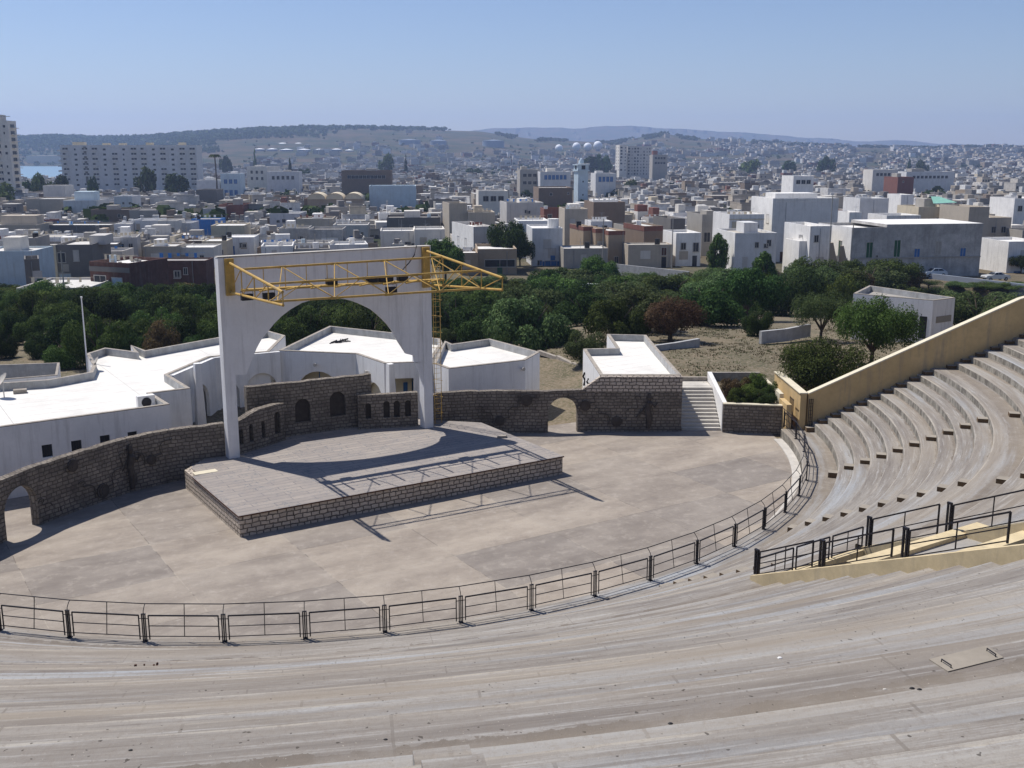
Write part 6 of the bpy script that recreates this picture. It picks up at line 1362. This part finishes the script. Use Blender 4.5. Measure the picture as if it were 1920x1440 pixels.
def car(label, loc, rot, paint, hatch):
    o = thing('parked_car', label, 'car', loc, rot); L = 3.9 if hatch else 4.4; pm_ = plain('paint_' + paint, {'silver': (.42, .47, .52), 'ivory': (.55, .54, .50)}[paint], .3, .04, .5, 0, .3, 0)
    prof = [(0, .35), (0, .75), (.15, .88), (1.05, .95), (1.1, .97), (L - .9, .98), (L - .1, .9), (L, .6), (L, .35)]
    cab = [(.95, .96), (1.6, 1.4), (2.9, 1.42), (3.65, .98)] if hatch else [(1.15, .96), (1.8, 1.36), (2.75, 1.38), (3.45, .97)]
    def ext(pr, w0, inset=0, w1=None):
        mb = MB(); mb.weld = True; n_ = len(pr); zs = [p[1] for p in pr]; zm = max(zs)
        wd = lambda p: w0 - (inset * (p[1] - min(zs)) / max(.01, zm - min(zs)))
        Lf = [(p[0], -wd(p), p[1]) for p in pr]; Rt = [(p[0], wd(p), p[1]) for p in pr]
        mb.face(Lf[::-1]); mb.face(Rt)
        for i in range(n_): j = (i + 1) % n_; mb.face([Lf[i], Lf[j], Rt[j], Rt[i]])
        return mb
    ext(prof, .82, .06).build('body', pm_, o); ext(cab, .74, .14).build('cabin', pm_, o)
    mb = MB(); c0, c1, c2, c3 = cab
    for s_ in (-1, 1):
        q = lambda x, z: (x, s_ * (.755 - .14 * (z - .96) / .42), z)
        mb.face([q(c0[0] + .32, 1.03), q(c1[0] + .02, 1.33), q(2.2, 1.33), q(2.2, 1.03)]); mb.face([q(2.28, 1.03), q(2.28, 1.33), q(c2[0] - .05, 1.33), q(c3[0] - .35, 1.03)])
    mb.build('side_windows', M['glass'], o)
    mb = MB(); mb.face([(c0[0] + .08, -.62, 1.02), (c0[0] + .08, .62, 1.02), (c1[0] - .08, .56, 1.35), (c1[0] - .08, -.56, 1.35)][::-1]); mb.v = [(v[0] - .02, v[1], v[2] + .02) for v in mb.v]; mb.build('windscreen', M['glass'], o)
    mb = MB(); mb.face([(c2[0] + .1, -.56, 1.36), (c2[0] + .1, .56, 1.36), (c3[0] - .05, .62, 1.03), (c3[0] - .05, -.62, 1.03)]); mb.v = [(v[0] + .03, v[1], v[2] + .02) for v in mb.v]; mb.build('rear_window', M['glass'], o)
    for x_ in (.75, L - .8):
        for s_ in (-1, 1):
            wl_ = MB().tube([(x_, s_ * .66, .31), (x_, s_ * .85, .31)], .31, 14).build('wheel', M['black'], o); MB().tube([(x_, s_ * .84, .31), (x_, s_ * .865, .31)], .18, 10).build('rim', M['metal'], wl_)
    for s_ in (-.6, .6): MB().box(-.03, .05, s_ - .16, s_ + .16, .62, .76).build('headlight', M['tankw'], o); MB().box(L - .05, L + .02, s_ - .12, s_ + .12, .62, .8).build('tail_light', M['w_red brick'], o)
    mb = MB(); mb.box(-.08, .02, -.78, .78, .38, .52); mb.box(L - .02, L + .08, -.78, .78, .38, .52); mb.build('bumpers', M['black'], o)
for x, y, a, p_, hb, lb in ((1737, 517, 8, 'silver', True, 'silver hatchback parked in front of the grey shuttered house'), (1850, 525, 12, 'ivory', False, 'ivory saloon car parked at the right by the retaining wall')):
    g = G(x, y, -3.9); car(lb, (g[0], g[1] + 1.2, terrain(g[0], g[1] + 2) + .35), R_(a), p_, hb)
for k, (x, y0, y1, Y, lb) in enumerate(((1553, 500, 365, 178, 'thin utility pole in front of the tallest white house'), (1595, 500, 420, 176, 'thin pole at the corner of the grey shuttered house'), (1259, 508, 408, 196, 'concrete utility pole beside the low grey wall'), (1130, 492, 410, 198, 'thin pole in front of the stepped brown houses'), (120, 540, 470, 140, 'thin pole before the grey two storey house'))):
    g = AT(x, y0, Y); zt = AT(x, y1, Y).z; zg = terrain(g.x, g.y); tag(MB().tube([(0, 0, -.5), (0, 0, zt - zg)], [.12, .08], 7).build('utility_pole', M['w_grey'], loc=(g.x, g.y, zg)), lb, 'pole')
wd_ = MB(); random.seed(8)
for k in range(420):
    x, y = random.gauss(0, .42), random.gauss(0, .14); q = U(.012, .024); h_ = U(.04, .2); p = Vector((x, y, 0)); t = p + Vector((U(-.1, .1), U(-.1, .1), h_)); wd_.tube([p, t], .005, 3); wd_.box(t.x - q, t.x + q, t.y - q, t.y + q, t.z - q, t.z + q)
d = ray(322, 1272)
for r0, r1, zz in rows:
    k = (zz - CAMZ) / d.z
    if r0 <= hypot(d.x * k - C0.x, d.y * k - C0.y) <= r1: tag(wd_.build('dry_weed', M['rust'], loc=(d.x * k, d.y * k, zz)), 'patch of dry brown weeds growing on a bench at the lower left', 'weeds'); break
# ------------------------------------------------------------------ haze over the whole landscape
m, t, b = nt('air'); t.nodes.remove(b); vp = t.nodes.new('ShaderNodeVolumePrincipled'); vp.inputs['Color'].default_value = (.50, .66, 1, 1); vp.inputs['Density'].default_value = 1.35e-4; vp.inputs['Anisotropy'].default_value = .25
t.links.new(vp.outputs[0], t.nodes['Material Output'].inputs['Volume'])
mb = MB(); mb.box(-8700, 8700, -8700, 8700, -60, 290); tag(mb.build('haze', m), kind='stuff')
